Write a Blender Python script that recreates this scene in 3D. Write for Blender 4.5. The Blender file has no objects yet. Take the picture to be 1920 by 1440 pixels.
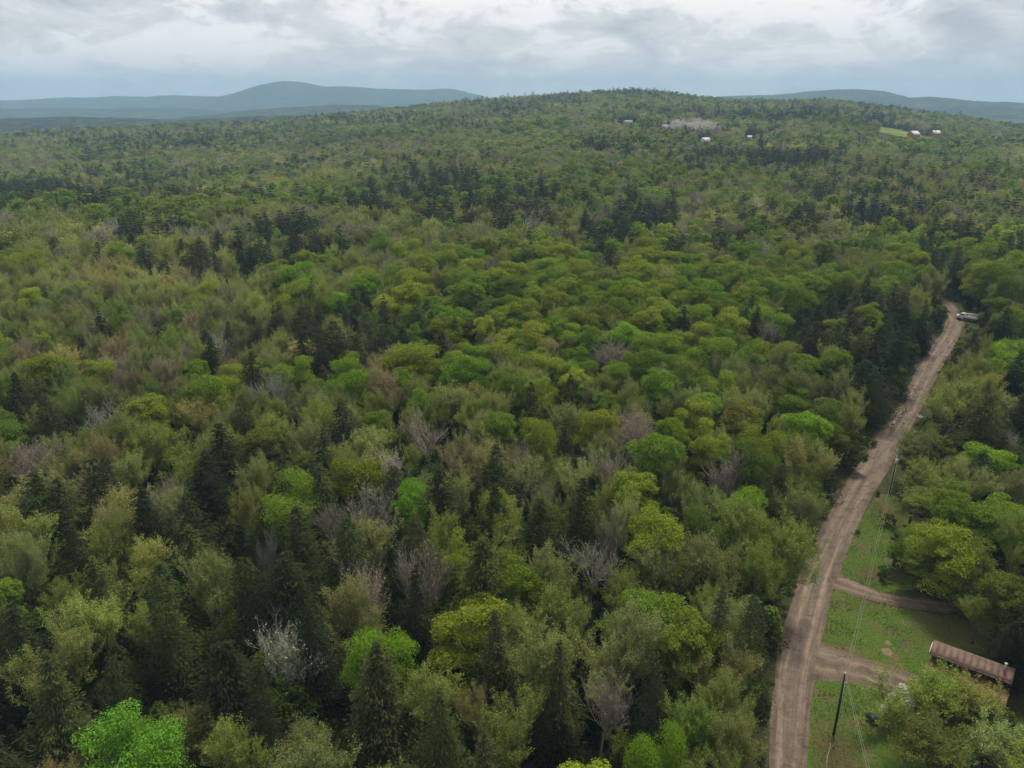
import bpy, math, random
import numpy as np
from mathutils import Vector

random.seed(7)
rng = np.random.default_rng(11)
SC = bpy.context.scene
COL = SC.collection
rad = math.radians

# ------------------------------------------------------------------ camera
PITCH = 20.3
CAMZ = 75.0
F = 1440.0                                   # focal length for a frame 1920 wide
cam_d = bpy.data.cameras.new('camera')
cam_d.sensor_width = 36.0
cam_d.lens = 36.0 * F / 1920.0
cam_d.clip_start = 1.0
cam_d.clip_end = 60000.0
cam = bpy.data.objects.new('camera', cam_d)
cam.location = (0, 0, CAMZ)
cam.rotation_euler = (rad(90 - PITCH), 0, 0)
COL.objects.link(cam)
SC.camera = cam

# ------------------------------------------------------------------ light
SUN_EL, SUN_AZ = 60.0, 28.0                  # behind the cloud, ahead and a little to the right
sun_d = bpy.data.lights.new('sun', 'SUN')
sun_d.energy = 3.3
sun_d.angle = rad(12)
sun_d.color = (1.0, 0.91, 0.73)
sun = bpy.data.objects.new('sun', sun_d)
sun.rotation_euler = (rad(90 - SUN_EL), 0, rad(180 - SUN_AZ))
sun.location = (0, 0, 500)
COL.objects.link(sun)

world = bpy.data.worlds.new('World')
SC.world = world
world.use_nodes = True
wt = world.node_tree
wt.nodes.clear()
SC.view_settings.view_transform = 'Standard'
SC.view_settings.look = 'None'
SC.view_settings.gamma = 1.0
SC.view_settings.exposure = 0.22
SC.cycles.max_bounces = 3
SC.cycles.diffuse_bounces = 2
SC.cycles.glossy_bounces = 2
SC.cycles.transmission_bounces = 4
SC.cycles.transparent_max_bounces = 4
SC.cycles.volume_bounces = 0
SC.cycles.use_denoising = True
SC.cycles.use_adaptive_sampling = True
SC.cycles.adaptive_threshold = 0.02
SC.cycles.adaptive_min_samples = 32


def build_sky():
    n, l = wt.nodes, wt.links
    out = n.new('ShaderNodeOutputWorld')
    bg = n.new('ShaderNodeBackground')
    bg.inputs['Strength'].default_value = 0.1
    l.new(bg.outputs[0], out.inputs['Surface'])
    sky = n.new('ShaderNodeTexSky')
    sky.sky_type = 'NISHITA'
    sky.sun_disc = False
    sky.sun_elevation = rad(SUN_EL)
    sky.sun_rotation = rad(SUN_AZ)
    sky.air_density = 1.0
    sky.dust_density = 2.5
    tc = n.new('ShaderNodeTexCoord')
    sep = n.new('ShaderNodeSeparateXYZ')
    l.new(tc.outputs['Generated'], sep.inputs[0])

    def math_node(op, a, b=None, clamp=False):
        m = n.new('ShaderNodeMath')
        m.operation = op
        m.use_clamp = clamp
        for i, v in enumerate((a, b)):
            if v is None:
                continue
            if isinstance(v, (int, float)):
                m.inputs[i].default_value = v
            else:
                l.new(v, m.inputs[i])
        return m.outputs[0]
    z = math_node('ADD', math_node('MAXIMUM', sep.outputs[2], 0.0), 0.34)
    px = math_node('DIVIDE', sep.outputs[0], z)
    py = math_node('DIVIDE', sep.outputs[1], z)
    comb = n.new('ShaderNodeCombineXYZ')
    l.new(px, comb.inputs[0])
    l.new(py, comb.inputs[1])

    def noise(scale, detail, rough, off, dist=0.0):
        mp = n.new('ShaderNodeMapping')
        mp.inputs['Location'].default_value = off
        l.new(comb.outputs[0], mp.inputs[0])
        t = n.new('ShaderNodeTexNoise')
        t.inputs['Scale'].default_value = scale
        t.inputs['Detail'].default_value = detail
        t.inputs['Roughness'].default_value = rough
        t.inputs['Distortion'].default_value = dist
        l.new(mp.outputs[0], t.inputs['Vector'])
        return t.outputs['Fac']
    big = noise(1.5, 3, 0.55, (3.1, 1.7, 0.0), 0.3)
    mid = noise(4.2, 6, 0.62, (9.3, 4.2, 2.0), 0.6)
    fine = noise(9.0, 5, 0.66, (1.3, 7.2, 5.0), 0.4)
    v = math_node('ADD', math_node('MULTIPLY', big, 0.46), math_node('MULTIPLY', mid, 0.40))
    v = math_node('ADD', v, math_node('MULTIPLY', fine, 0.20))
    v = math_node('ADD', math_node('MULTIPLY', v, 1.35), -0.178)
    ramp = n.new('ShaderNodeValToRGB')
    l.new(v, ramp.inputs[0])
    e = ramp.color_ramp.elements
    e[0].position, e[0].color = 0.36, (3.3, 3.65, 4.2, 1)
    e[1].position, e[1].color = 0.60, (9.9, 9.7, 9.5, 1)
    for p, c in ((0.44, (5.0, 5.25, 5.65, 1)), (0.49, (6.3, 6.35, 6.5, 1)), (0.53, (7.2, 7.1, 7.1, 1)), (0.555, (8.8, 8.6, 8.5, 1))):
        x = e.new(p)
        x.color = c
    # thin gaps of blue where the cloud sheet opens
    gap = noise(1.8, 2, 0.55, (17.0, 3.0, 8.0), 0.2)
    gr = n.new('ShaderNodeMapRange')
    gr.inputs['From Min'].default_value = 0.60
    gr.inputs['From Max'].default_value = 0.72
    gr.inputs['To Min'].default_value = 0.0
    gr.inputs['To Max'].default_value = 0.25
    l.new(gap, gr.inputs['Value'])
    mix = n.new('ShaderNodeMix')
    mix.data_type = 'RGBA'
    l.new(gr.outputs[0], mix.inputs['Factor'])
    l.new(ramp.outputs[0], mix.inputs['A'])
    l.new(sky.outputs[0], mix.inputs['B'])
    hz = n.new('ShaderNodeMapRange')       # the cloud sheet pales with distance towards the horizon
    hz.interpolation_type = 'SMOOTHSTEP'
    hz.inputs['From Min'].default_value = 0.16
    hz.inputs['From Max'].default_value = 0.0
    hz.inputs['To Max'].default_value = 0.55
    l.new(sep.outputs[2], hz.inputs['Value'])
    mx = n.new('ShaderNodeMix')
    mx.data_type = 'RGBA'
    l.new(hz.outputs[0], mx.inputs['Factor'])
    l.new(mix.outputs['Result'], mx.inputs[6])
    mx.inputs[7].default_value = (8.6, 8.0, 7.3, 1)
    l.new(mx.outputs[2], bg.inputs['Color'])


build_sky()

# ------------------------------------------------------------------ projection helpers
CT, ST = math.cos(rad(PITCH)), math.sin(rad(PITCH))


def ground(px, py, z=0.0):
    """World point at height z that the photograph shows at (px, py) of 1920x1440."""
    a, b = (px - 960) / F, (py - 720) / F
    d = np.array([a, CT - b * ST, -ST - b * CT])
    t = (z - CAMZ) / d[2]
    return np.array([d[0] * t, d[1] * t, z])


def project(P):
    P = np.asarray(P, float)
    x, y, z = P[..., 0], P[..., 1], P[..., 2] - CAMZ
    dep = y * CT - z * ST
    up = y * ST + z * CT
    dep = np.where(dep < 1.0, 1.0, dep)
    return 960 + F * x / dep, 720 - F * up / dep, dep


# ------------------------------------------------------------------ noise
def _hash(ix, iy, seed):
    h = (ix.astype(np.int64) * 374761393 + iy.astype(np.int64) * 668265263 + seed * 974634777) & 0x7fffffff
    h = ((h ^ (h >> 13)) * 1274126177) & 0x7fffffff
    return ((h ^ (h >> 16)) & 0xffff) / 65535.0


def vnoise(x, y, s, seed=0):
    x, y = np.asarray(x, float) / s, np.asarray(y, float) / s
    ix, iy = np.floor(x), np.floor(y)
    fx, fy = x - ix, y - iy
    fx, fy = fx * fx * (3 - 2 * fx), fy * fy * (3 - 2 * fy)
    a, b = _hash(ix, iy, seed), _hash(ix + 1, iy, seed)
    c, d = _hash(ix, iy + 1, seed), _hash(ix + 1, iy + 1, seed)
    return (a * (1 - fx) + b * fx) * (1 - fy) + (c * (1 - fx) + d * fx) * fy


def fbm(x, y, s, seed=0, o=4):
    v, a, t = 0.0, 1.0, 0.0
    for k in range(o):
        v = v + a * vnoise(x, y, s / 2 ** k, seed + 17 * k)
        t += a
        a *= 0.5
    return v / t


def sstep(t):
    t = np.clip(t, 0, 1)
    return t * t * (3 - 2 * t)


# ------------------------------------------------------------------ land
RPX = np.array([-400, -100, 0, 250, 500, 700, 920, 1080, 1190, 1340, 1450, 1560, 1750, 1920, 2300], float)
RU = (RPX - 960) / (F / CT)
RH = np.array([-8, -8, -7, 2, 16, 35, 60, 75, 84, 63, 56, 60, 31, 8, 5], float)
RY = np.array([1450, 1450, 1480, 1560, 1700, 1880, 2020, 2050, 2050, 2000, 1900, 1900, 1780, 1600, 1500], float)


def ridge(x, y):
    u = x / np.maximum(y, 1.0)
    u = np.clip(u, RU[0], RU[-1])
    return np.interp(u, RU, RH), np.interp(u, RU, RY)


def height(x, y):
    x, y = np.asarray(x, float), np.asarray(y, float)
    hr, ry = ridge(x, y)
    t = np.clip((y - 430) / (ry - 430), 0, 1)
    up = hr * (t ** 1.25)
    tb = sstep((y - ry) / 1000.0)
    h = up * (1 - tb) - (18 + 24 * sstep((0.05 - x / np.maximum(y, 1.0)) / 0.3)) * tb
    d = np.hypot(x, y)
    w = sstep((d - 360) / 500.0) * (1 - sstep((y - 2500) / 1500))
    h = h + w * ((fbm(x, y, 420, 3) - 0.5) * (16 + 14 * sstep(-x / np.maximum(y, 1.0) * 2)) * (1 - 0.5 * sstep((y - ry + 500) / 400)))
    # the low ground behind the first rise on the left
    dip = sstep((-x - 90) / 220.0) * sstep((y - 520) / 160.0) * (1 - sstep((y - 800) / 500.0))
    h = h - 11 * dip
    return h * sstep((d - 330) / 150.0)


def mesh_obj(name, verts, faces_list, mats, parent=None, mat_idx=None, smooth=False, link=True):
    """verts (N,3); faces_list: arrays (M,k) of any k; one mesh object."""
    me = bpy.data.meshes.new(name)
    verts = np.asarray(verts, np.float32)
    faces_list = [np.asarray(f, np.int32) for f in faces_list if len(f)]
    me.vertices.add(len(verts))
    me.vertices.foreach_set('co', verts.ravel())
    nl = sum(f.size for f in faces_list)
    nf = sum(len(f) for f in faces_list)
    me.loops.add(nl)
    me.loops.foreach_set('vertex_index', np.concatenate([f.ravel() for f in faces_list]))
    tot = np.concatenate([np.full(len(f), f.shape[1], np.int32) for f in faces_list])
    me.polygons.add(nf)
    me.polygons.foreach_set('loop_start', np.concatenate([[0], np.cumsum(tot)[:-1]]).astype(np.int32))
    me.polygons.foreach_set('loop_total', tot)
    for m in mats if isinstance(mats, (list, tuple)) else [mats]:
        me.materials.append(m)
    if mat_idx is not None:
        me.polygons.foreach_set('material_index', np.asarray(mat_idx, np.int32))
    if smooth:
        me.polygons.foreach_set('use_smooth', np.ones(nf, bool))
    me.update(calc_edges=True)
    me.validate()
    ob = bpy.data.objects.new(name, me)
    if link:
        COL.objects.link(ob)
    if parent is not None:
        ob.parent = parent
    return ob


class MB:
    """Collects shapes into ONE mesh, with a material slot for every face."""

    def __init__(self):
        self.v, self.f, self.m, self.n = [], {}, {}, 0

    def add(self, verts, faces, mat=0):
        verts = np.asarray(verts, float).reshape(-1, 3)
        faces = np.asarray(faces, int)
        self.v.append(verts)
        k = faces.shape[1]
        self.f.setdefault(k, []).append(faces + self.n)
        self.m.setdefault(k, []).append(np.full(len(faces), mat))
        self.n += len(verts)

    def box(self, c, s, rz=0.0, mat=0, taper=1.0, ry=0.0):
        sx, sy, sz = [q / 2 for q in s]
        v = np.array([[a * sx * (taper if e > 0 else 1), b * sy * (taper if e > 0 else 1), e * sz] for e in (-1, 1) for b in (-1, 1) for a in (-1, 1)])
        if ry:
            co, si = math.cos(ry), math.sin(ry)
            v = np.stack([v[:, 0] * co + v[:, 2] * si, v[:, 1], -v[:, 0] * si + v[:, 2] * co], 1)
        co, si = math.cos(rz), math.sin(rz)
        v = np.stack([v[:, 0] * co - v[:, 1] * si, v[:, 0] * si + v[:, 1] * co, v[:, 2]], 1) + np.asarray(c, float)
        self.add(v, [[0, 2, 3, 1], [4, 5, 7, 6], [0, 1, 5, 4], [2, 6, 7, 3], [0, 4, 6, 2], [1, 3, 7, 5]], mat)
        return self

    def tube(self, pts, radii, sides=5, mat=0, cap=True):
        pts = np.asarray(pts, float)
        radii = np.broadcast_to(np.asarray(radii, float), (len(pts),))
        n = len(pts)
        tan = np.gradient(pts, axis=0)
        tan /= np.linalg.norm(tan, axis=1)[:, None] + 1e-9
        ref = np.array([0, 0, 1.0]) if abs(tan[0][2]) < 0.9 else np.array([1.0, 0, 0])
        a = np.cross(tan, ref)
        a /= np.linalg.norm(a, axis=1)[:, None] + 1e-9
        b = np.cross(tan, a)
        th = np.arange(sides) * 2 * np.pi / sides
        ring = a[:, None, :] * np.cos(th)[None, :, None] + b[:, None, :] * np.sin(th)[None, :, None]
        v = (pts[:, None, :] + ring * radii[:, None, None]).reshape(-1, 3)
        i, j = np.meshgrid(np.arange(n - 1), np.arange(sides), indexing='ij')
        j2 = (j + 1) % sides
        f = np.stack([i * sides + j, i * sides + j2, (i + 1) * sides + j2, (i + 1) * sides + j], -1).reshape(-1, 4)
        self.add(v, f, mat)
        if cap and sides > 3:
            k = np.arange(sides)
            self.f.setdefault(sides, []).append(np.array([k + (n - 1) * sides, k[::-1]]) + self.n - n * sides)
            self.m.setdefault(sides, []).append(np.full(2, mat))
        return self

    def cards(self, c, a, b, mat=0):
        """Leaf shapes: rhombs with centre c and half axes a, b (all (N,3))."""
        n = len(c)
        v = np.stack([c - a, c - b, c + a, c + b], 1).reshape(-1, 3)
        f = np.arange(n * 4).reshape(n, 4)
        self.add(v, f, mat)

    def poly(self, pts, mat=0):
        self.add(pts, [list(range(len(pts)))], mat)
        return self

    def build(self, name, mats, parent=None, smooth=False, link=True):
        ks = list(self.f)
        faces = [np.concatenate(self.f[k]) for k in ks]
        mi = np.concatenate([np.concatenate(self.m[k]) for k in ks])
        return mesh_obj(name, np.concatenate(self.v), faces, mats, parent, mi, smooth, link)


def tag(o, label, cat, group=None):
    o['label'] = label
    o['category'] = cat
    if group:
        o['group'] = group
    return o


def structure(o):
    o['kind'] = 'structure'
    return o


def empty(name, loc, rz=0.0):
    o = bpy.data.objects.new(name, None)
    COL.objects.link(o)
    o.location = loc
    o.rotation_euler = (0, 0, rz)
    return o


# ------------------------------------------------------------------ materials
def new_mat(name):
    m = bpy.data.materials.new(name)
    m.use_nodes = True
    return m, m.node_tree, m.node_tree.nodes['Principled BSDF']


def ramp_node(nt, fac, stops):
    r = nt.nodes.new('ShaderNodeValToRGB')
    nt.links.new(fac, r.inputs[0])
    e = r.color_ramp.elements
    e[0].position, e[0].color = stops[0][0], (*stops[0][1], 1)
    e[1].position, e[1].color = stops[-1][0], (*stops[-1][1], 1)
    for p, c in stops[1:-1]:
        x = e.new(p)
        x.color = (*c, 1)
    return r.outputs[0]


def noise_node(nt, scale, detail=5, rough=0.6, vec=None, dist=0.0, mapping=None):
    t = nt.nodes.new('ShaderNodeTexNoise')
    t.inputs['Scale'].default_value = scale
    t.inputs['Detail'].default_value = detail
    t.inputs['Roughness'].default_value = rough
    t.inputs['Distortion'].default_value = dist
    if vec is None:
        g = nt.nodes.new('ShaderNodeNewGeometry')
        vec = g.outputs['Position']
    if mapping is not None:
        mp = nt.nodes.new('ShaderNodeMapping')
        mp.inputs['Scale'].default_value = mapping
        nt.links.new(vec, mp.inputs[0])
        vec = mp.outputs[0]
    nt.links.new(vec, t.inputs['Vector'])
    return t.outputs['Fac']


def mix_col(nt, fac, a, b, mode='MIX'):
    m = nt.nodes.new('ShaderNodeMix')
    m.data_type = 'RGBA'
    m.blend_type = mode
    for key, v in (('Factor', fac), ('A', a), ('B', b)):
        s = m.inputs[key] if key == 'Factor' else [i for i in m.inputs if i.name == key and i.type == 'RGBA'][0]
        if isinstance(v, (int, float)):
            s.default_value = v
        elif isinstance(v, tuple):
            s.default_value = (*v, 1)
        else:
            nt.links.new(v, s)
    return [o for o in m.outputs if o.type == 'RGBA'][0]


def bump(nt, bsdf, fac, strength, dist):
    b = nt.nodes.new('ShaderNodeBump')
    b.inputs['Strength'].default_value = strength
    b.inputs['Distance'].default_value = dist
    nt.links.new(fac, b.inputs['Height'])
    nt.links.new(b.outputs[0], bsdf.inputs['Normal'])


def noisy(name, c1, c2, scale=3.0, rough=0.8, bumpd=0.0, metallic=0.0, spec=0.3):
    m, nt, b = new_mat(name)
    f = noise_node(nt, scale)
    nt.links.new(ramp_node(nt, f, [(0.3, c1), (0.7, c2)]), b.inputs['Base Color'])
    b.inputs['Roughness'].default_value = rough
    b.inputs['Metallic'].default_value = metallic
    b.inputs['Specular IOR Level'].default_value = spec
    if bumpd:
        bump(nt, b, f, 0.6, bumpd)
    return m


def leaf_mat(name, transl=0.3, spread=0.45, rough=0.65, spec=0.2):
    """Leaf colour comes from each tree's own tint; single leaves vary about it."""
    m, nt, b = new_mat(name)
    at = nt.nodes.new('ShaderNodeAttribute')
    at.attribute_type = 'INSTANCER'
    at.attribute_name = 'tint'
    g = nt.nodes.new('ShaderNodeNewGeometry')
    mr = nt.nodes.new('ShaderNodeMapRange')
    mr.inputs['To Min'].default_value = 1 - spread
    mr.inputs['To Max'].default_value = 1 + spread
    nt.links.new(g.outputs['Random Per Island'], mr.inputs['Value'])
    mul = nt.nodes.new('ShaderNodeVectorMath')
    mul.operation = 'SCALE'
    nt.links.new(at.outputs['Color'], mul.inputs[0])
    nt.links.new(mr.outputs[0], mul.inputs['Scale'])
    nt.links.new(mul.outputs[0], b.inputs['Base Color'])
    b.inputs['Roughness'].default_value = rough
    b.inputs['Specular IOR Level'].default_value = spec
    tr = nt.nodes.new('ShaderNodeBsdfTranslucent')
    nt.links.new(mul.outputs[0], tr.inputs['Color'])
    ms = nt.nodes.new('ShaderNodeMixShader')
    ms.inputs[0].default_value = transl
    nt.links.new(b.outputs[0], ms.inputs[1])
    nt.links.new(tr.outputs[0], ms.inputs[2])
    nt.links.new(ms.outputs[0], nt.nodes['Material Output'].inputs['Surface'])
    return m


M = {}
M['leaf'] = leaf_mat('leaf', 0.42, 0.45, 0.8, 0.05)
M['needle'] = leaf_mat('needle', 0.12, 0.45, 0.8, 0.06)
M['twig'] = leaf_mat('twig', 0.0, 0.3, 0.85, 0.1)
M['bark'] = noisy('bark', (0.05, 0.043, 0.035), (0.13, 0.115, 0.10), 2.5, 0.9)
M['palebark'] = noisy('pale_bark', (0.14, 0.13, 0.115), (0.30, 0.28, 0.25), 2.0, 0.9)


def ground_mat():
    m, nt, b = new_mat('forest_floor')
    f1 = noise_node(nt, 0.12, 6)
    f2 = noise_node(nt, 1.7, 6, 0.7)
    litter = ramp_node(nt, f2, [(0.3, (0.035, 0.026, 0.017)), (0.55, (0.075, 0.055, 0.033)), (0.75, (0.12, 0.085, 0.05))])
    green = ramp_node(nt, f2, [(0.3, (0.018, 0.032, 0.010)), (0.7, (0.05, 0.075, 0.02))])
    f = ramp_node(nt, f1, [(0.42, (0, 0, 0)), (0.58, (1, 1, 1))])
    nt.links.new(mix_col(nt, f, litter, green), b.inputs['Base Color'])
    b.inputs['Roughness'].default_value = 0.95
    b.inputs['Specular IOR Level'].default_value = 0.1
    bump(nt, b, f2, 0.8, 0.15)
    return m


def far_forest_mat(name, scale, cols, bd):
    """Woods so far off that no single tree can be told apart."""
    m, nt, b = new_mat(name)
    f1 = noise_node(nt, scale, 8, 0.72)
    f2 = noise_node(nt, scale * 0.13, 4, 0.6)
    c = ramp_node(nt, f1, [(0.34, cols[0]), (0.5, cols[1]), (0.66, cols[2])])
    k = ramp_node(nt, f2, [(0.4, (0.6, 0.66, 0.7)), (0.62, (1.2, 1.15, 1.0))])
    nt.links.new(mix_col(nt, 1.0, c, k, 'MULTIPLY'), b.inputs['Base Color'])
    b.inputs['Roughness'].default_value = 1.0
    b.inputs['Specular IOR Level'].default_value = 0.0
    bump(nt, b, f1, 1.0, bd)
    return m


M['floor'] = ground_mat()
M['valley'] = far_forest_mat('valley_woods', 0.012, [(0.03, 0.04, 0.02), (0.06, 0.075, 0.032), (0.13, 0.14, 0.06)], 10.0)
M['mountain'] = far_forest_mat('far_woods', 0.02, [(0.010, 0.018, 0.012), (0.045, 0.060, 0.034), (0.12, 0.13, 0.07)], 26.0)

# ------------------------------------------------------------------ terrain sheet
ys = np.concatenate([np.linspace(-120, 300, 60), 300 * (14500 / 300.0) ** (np.arange(1, 200) / 199.0)])
ss = np.linspace(-1.15, 1.15, 190)
Yg, Sg = np.meshgrid(ys, ss, indexing='ij')
Xg = Sg * (np.maximum(Yg, 0) + 240)
Zg = height(Xg, Yg)
nr, nc = Xg.shape
i, j = np.meshgrid(np.arange(nr - 1), np.arange(nc - 1), indexing='ij')
quads = np.stack([i * nc + j, i * nc + j + 1, (i + 1) * nc + j + 1, (i + 1) * nc + j], -1).reshape(-1, 4)
cy = (Yg[:-1, :-1]).ravel()
terrain = structure(mesh_obj('terrain', np.stack([Xg, Yg, Zg], -1).reshape(-1, 3), [quads], [M['floor'], M['valley']],
                             mat_idx=(cy > 2300).astype(int), smooth=True))


# ------------------------------------------------------------------ far hills and mountains
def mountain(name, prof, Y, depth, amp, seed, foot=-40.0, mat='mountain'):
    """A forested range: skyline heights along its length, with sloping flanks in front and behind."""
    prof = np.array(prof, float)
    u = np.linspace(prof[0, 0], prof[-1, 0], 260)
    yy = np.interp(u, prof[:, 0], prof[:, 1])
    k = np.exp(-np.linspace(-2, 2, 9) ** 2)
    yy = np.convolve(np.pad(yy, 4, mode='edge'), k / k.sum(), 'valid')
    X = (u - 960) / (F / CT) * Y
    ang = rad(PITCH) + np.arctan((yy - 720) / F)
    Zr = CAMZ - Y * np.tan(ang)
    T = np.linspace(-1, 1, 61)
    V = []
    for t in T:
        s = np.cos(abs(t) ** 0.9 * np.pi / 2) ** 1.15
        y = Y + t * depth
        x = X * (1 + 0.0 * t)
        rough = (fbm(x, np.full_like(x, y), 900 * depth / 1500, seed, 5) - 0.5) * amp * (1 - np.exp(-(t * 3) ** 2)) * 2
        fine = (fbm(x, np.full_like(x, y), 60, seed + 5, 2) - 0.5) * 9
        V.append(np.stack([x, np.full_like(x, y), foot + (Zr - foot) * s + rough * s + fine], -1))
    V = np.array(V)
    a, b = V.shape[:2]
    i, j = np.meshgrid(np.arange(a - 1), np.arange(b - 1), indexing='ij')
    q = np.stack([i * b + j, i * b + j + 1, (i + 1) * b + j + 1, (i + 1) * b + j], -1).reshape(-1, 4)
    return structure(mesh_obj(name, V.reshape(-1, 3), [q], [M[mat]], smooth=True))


mountain('mountain', [(-260, 190), (0, 189), (60, 187), (120, 183), (170, 183), (230, 180), (280, 182), (320, 178), (360, 180),
                      (425, 181), (465, 172), (500, 160), (525, 154), (545, 152), (570, 154), (600, 161), (615, 163), (645, 162),
                      (685, 164), (705, 166), (760, 168), (800, 169), (830, 166), (852, 167), (880, 174), (905, 180), (930, 187), (1010, 194)], 9000, 1900, 70, 5)
mountain('mountain', [(1230, 194), (1300, 188), (1345, 181), (1400, 179), (1455, 178), (1520, 171), (1560, 168), (1605, 167), (1635, 169), (1660, 176), (1690, 187), (1750, 198)], 6200, 1300, 50, 9)
mountain('mountain', [(1600, 204), (1650, 195), (1690, 188), (1720, 183), (1745, 181), (1780, 186), (1830, 190), (1920, 193), (2100, 194), (2300, 196)], 5200, 1200, 50, 23)
mountain('hill', [(-300, 229), (-100, 226), (0, 223), (120, 219), (230, 221), (330, 224), (450, 219), (560, 216), (680, 217), (800, 222)], 2900, 420, 20, 41, -60)
mountain('hill', [(380, 217), (430, 211), (490, 205), (560, 200), (620, 197), (660, 196), (700, 198), (760, 203), (860, 208), (960, 214)], 4600, 700, 26, 31, -50)
mountain('hill', [(-260, 205), (-100, 203), (60, 203), (130, 202), (200, 205), (260, 202), (330, 203), (380, 206), (440, 212)], 6200, 900, 30, 37, -50)


# ------------------------------------------------------------------ road, drives, lawns
def smooth_path(p, n):
    p = np.asarray(p, float)
    d = np.concatenate([[0], np.cumsum(np.linalg.norm(np.diff(p[:, :2], axis=0), axis=1))])
    t = np.linspace(0, d[-1], n)
    q = np.stack([np.interp(t, d, p[:, k]) for k in range(p.shape[1])], 1)
    k = np.ones(9) / 9
    for _ in range(2):
        q = np.stack([np.convolve(np.pad(q[:, c], 4, mode='reflect', reflect_type='odd'), k, 'valid') for c in range(q.shape[1])], 1)
    return q


# left and right edge of the gravel as seen, from near to far
ROAD_E = [(1620, 1446, 1508), (1500, 1441, 1508), (1440, 1441, 1510), (1340, 1443, 1516), (1260, 1449, 1526), (1180, 1467, 1545), (1100, 1494, 1562), (1000, 1530, 1602),
          (930, 1566, 1640), (870, 1604, 1678), (820, 1637, 1704), (770, 1672, 1730), (720, 1703, 1752), (680, 1727, 1770), (640, 1754, 1796), (610, 1770, 1811), (590, 1775, 1808), (575, 1768, 1793), (562, 1760, 1777), (548, 1744, 1758), (538, 1722, 1735)]
edges = np.array([[*ground(l, y)[:2], *ground(r, y)[:2]] for y, l, r in ROAD_E])
ROADP = smooth_path(np.concatenate([(edges[:, :2] + edges[:, 2:]) / 2, ], 1), 220)
wid = np.array([np.linalg.norm(e[:2] - e[2:]) for e in edges])


def strip(name, path, half, z, mats, nacross=15, ragged=0.25, crown=0.05, seed=1, ruts=True):
    path = np.asarray(path, float)
    tan = np.gradient(path, axis=0)
    tan /= np.linalg.norm(tan, axis=1)[:, None]
    nor = np.stack([tan[:, 1], -tan[:, 0]], 1)
    half = np.broadcast_to(np.asarray(half, float), (len(path),))
    s = np.concatenate([[0], np.cumsum(np.linalg.norm(np.diff(path, axis=0), axis=1))])
    V, UV = [], []
    for k, a in enumerate(np.linspace(-1, 1, nacross)):
        w = half * a
        if k == 0 or k == nacross - 1:
            w = w + np.sign(a) * (fbm(s, s * 0 + k * 31.7, 9.0, seed, 4) - 0.5) * 2 * ragged
        p = path + nor * w[:, None]
        zz = z + crown * (1 - a * a)
        if ruts:
            zz = zz - 0.035 * np.exp(-((abs(a) - 0.42) / 0.13) ** 2) + (fbm(p[:, 0], p[:, 1], 4.0, seed, 2) - 0.5) * 0.02
        else:
            zz = zz + s * 0
        if k == 0 or k == nacross - 1:
            zz = zz * 0 + z - 0.012
        V.append(np.stack([p[:, 0], p[:, 1], np.maximum(zz, 0.004)], 1))
        UV.append(np.stack([np.full(len(s), a), s], 1))
    V, UV = np.array(V), np.array(UV)
    a, b = V.shape[:2]
    i, j = np.meshgrid(np.arange(a - 1), np.arange(b - 1), indexing='ij')
    q = np.stack([i * b + j, (i + 1) * b + j, (i + 1) * b + j + 1, i * b + j + 1], -1).reshape(-1, 4)
    o = mesh_obj(name, V.reshape(-1, 3), [q], mats, smooth=True)
    uv = o.data.uv_layers.new(name='along')
    li = np.zeros(len(o.data.loops), np.int32)
    o.data.loops.foreach_get('vertex_index', li)
    uv.data.foreach_set('uv', UV.reshape(-1, 2)[li].astype(np.float32).ravel())
    return structure(o)


def gravel_mat(name, c0, c1, c2, wet=0.5):
    m, nt, b = new_mat(name)
    uv = nt.nodes.new('ShaderNodeUVMap')
    uv.uv_map = 'along'
    streak = noise_node(nt, 1.0, 6, 0.7, uv.outputs[0], 0.5, (3.6, 0.06, 1))
    patch = noise_node(nt, 0.42, 7, 0.68, None, 0.6)
    grit = noise_node(nt, 4.5, 4, 0.75)
    c = ramp_node(nt, streak, [(0.22, c0), (0.5, c1), (0.78, c2)])
    k = ramp_node(nt, patch, [(0.33, (0.58, 0.55, 0.53)), (0.48, (0.95, 0.95, 0.95)), (0.7, (1.25, 1.22, 1.18))])
    g = ramp_node(nt, grit, [(0.3, (0.72, 0.72, 0.72)), (0.7, (1.25, 1.25, 1.25))])
    c = mix_col(nt, 1.0, c, k, 'MULTIPLY')
    c = mix_col(nt, 1.0, c, g, 'MULTIPLY')
    sp = nt.nodes.new('ShaderNodeSeparateXYZ')
    nt.links.new(uv.outputs[0], sp.inputs[0])
    ab = nt.nodes.new('ShaderNodeMath')
    ab.operation = 'ABSOLUTE'
    nt.links.new(sp.outputs[0], ab.inputs[0])
    wob = nt.nodes.new('ShaderNodeMath')
    wob.operation = 'MULTIPLY_ADD'
    nt.links.new(noise_node(nt, 0.16, 4, 0.65), wob.inputs[0])
    wob.inputs[1].default_value = 0.5
    nt.links.new(ab.outputs[0], wob.inputs[2])
    tr_ = ramp_node(nt, wob.outputs[0], [(0.30, (0.82, 0.83, 0.82)), (0.52, (0.98, 0.97, 0.96)), (0.66, (1.22, 1.20, 1.17)), (0.80, (0.98, 0.97, 0.95)), (1.0, (0.80, 0.78, 0.74)), ])
    c = mix_col(nt, 1.0, c, tr_, 'MULTIPLY')
    nt.links.new(c, b.inputs['Base Color'])
    b.inputs['Roughness'].default_value = 0.9
    b.inputs['Specular IOR Level'].default_value = 0.2
    bump(nt, b, grit, 0.7, 0.05)
    return m


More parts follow.
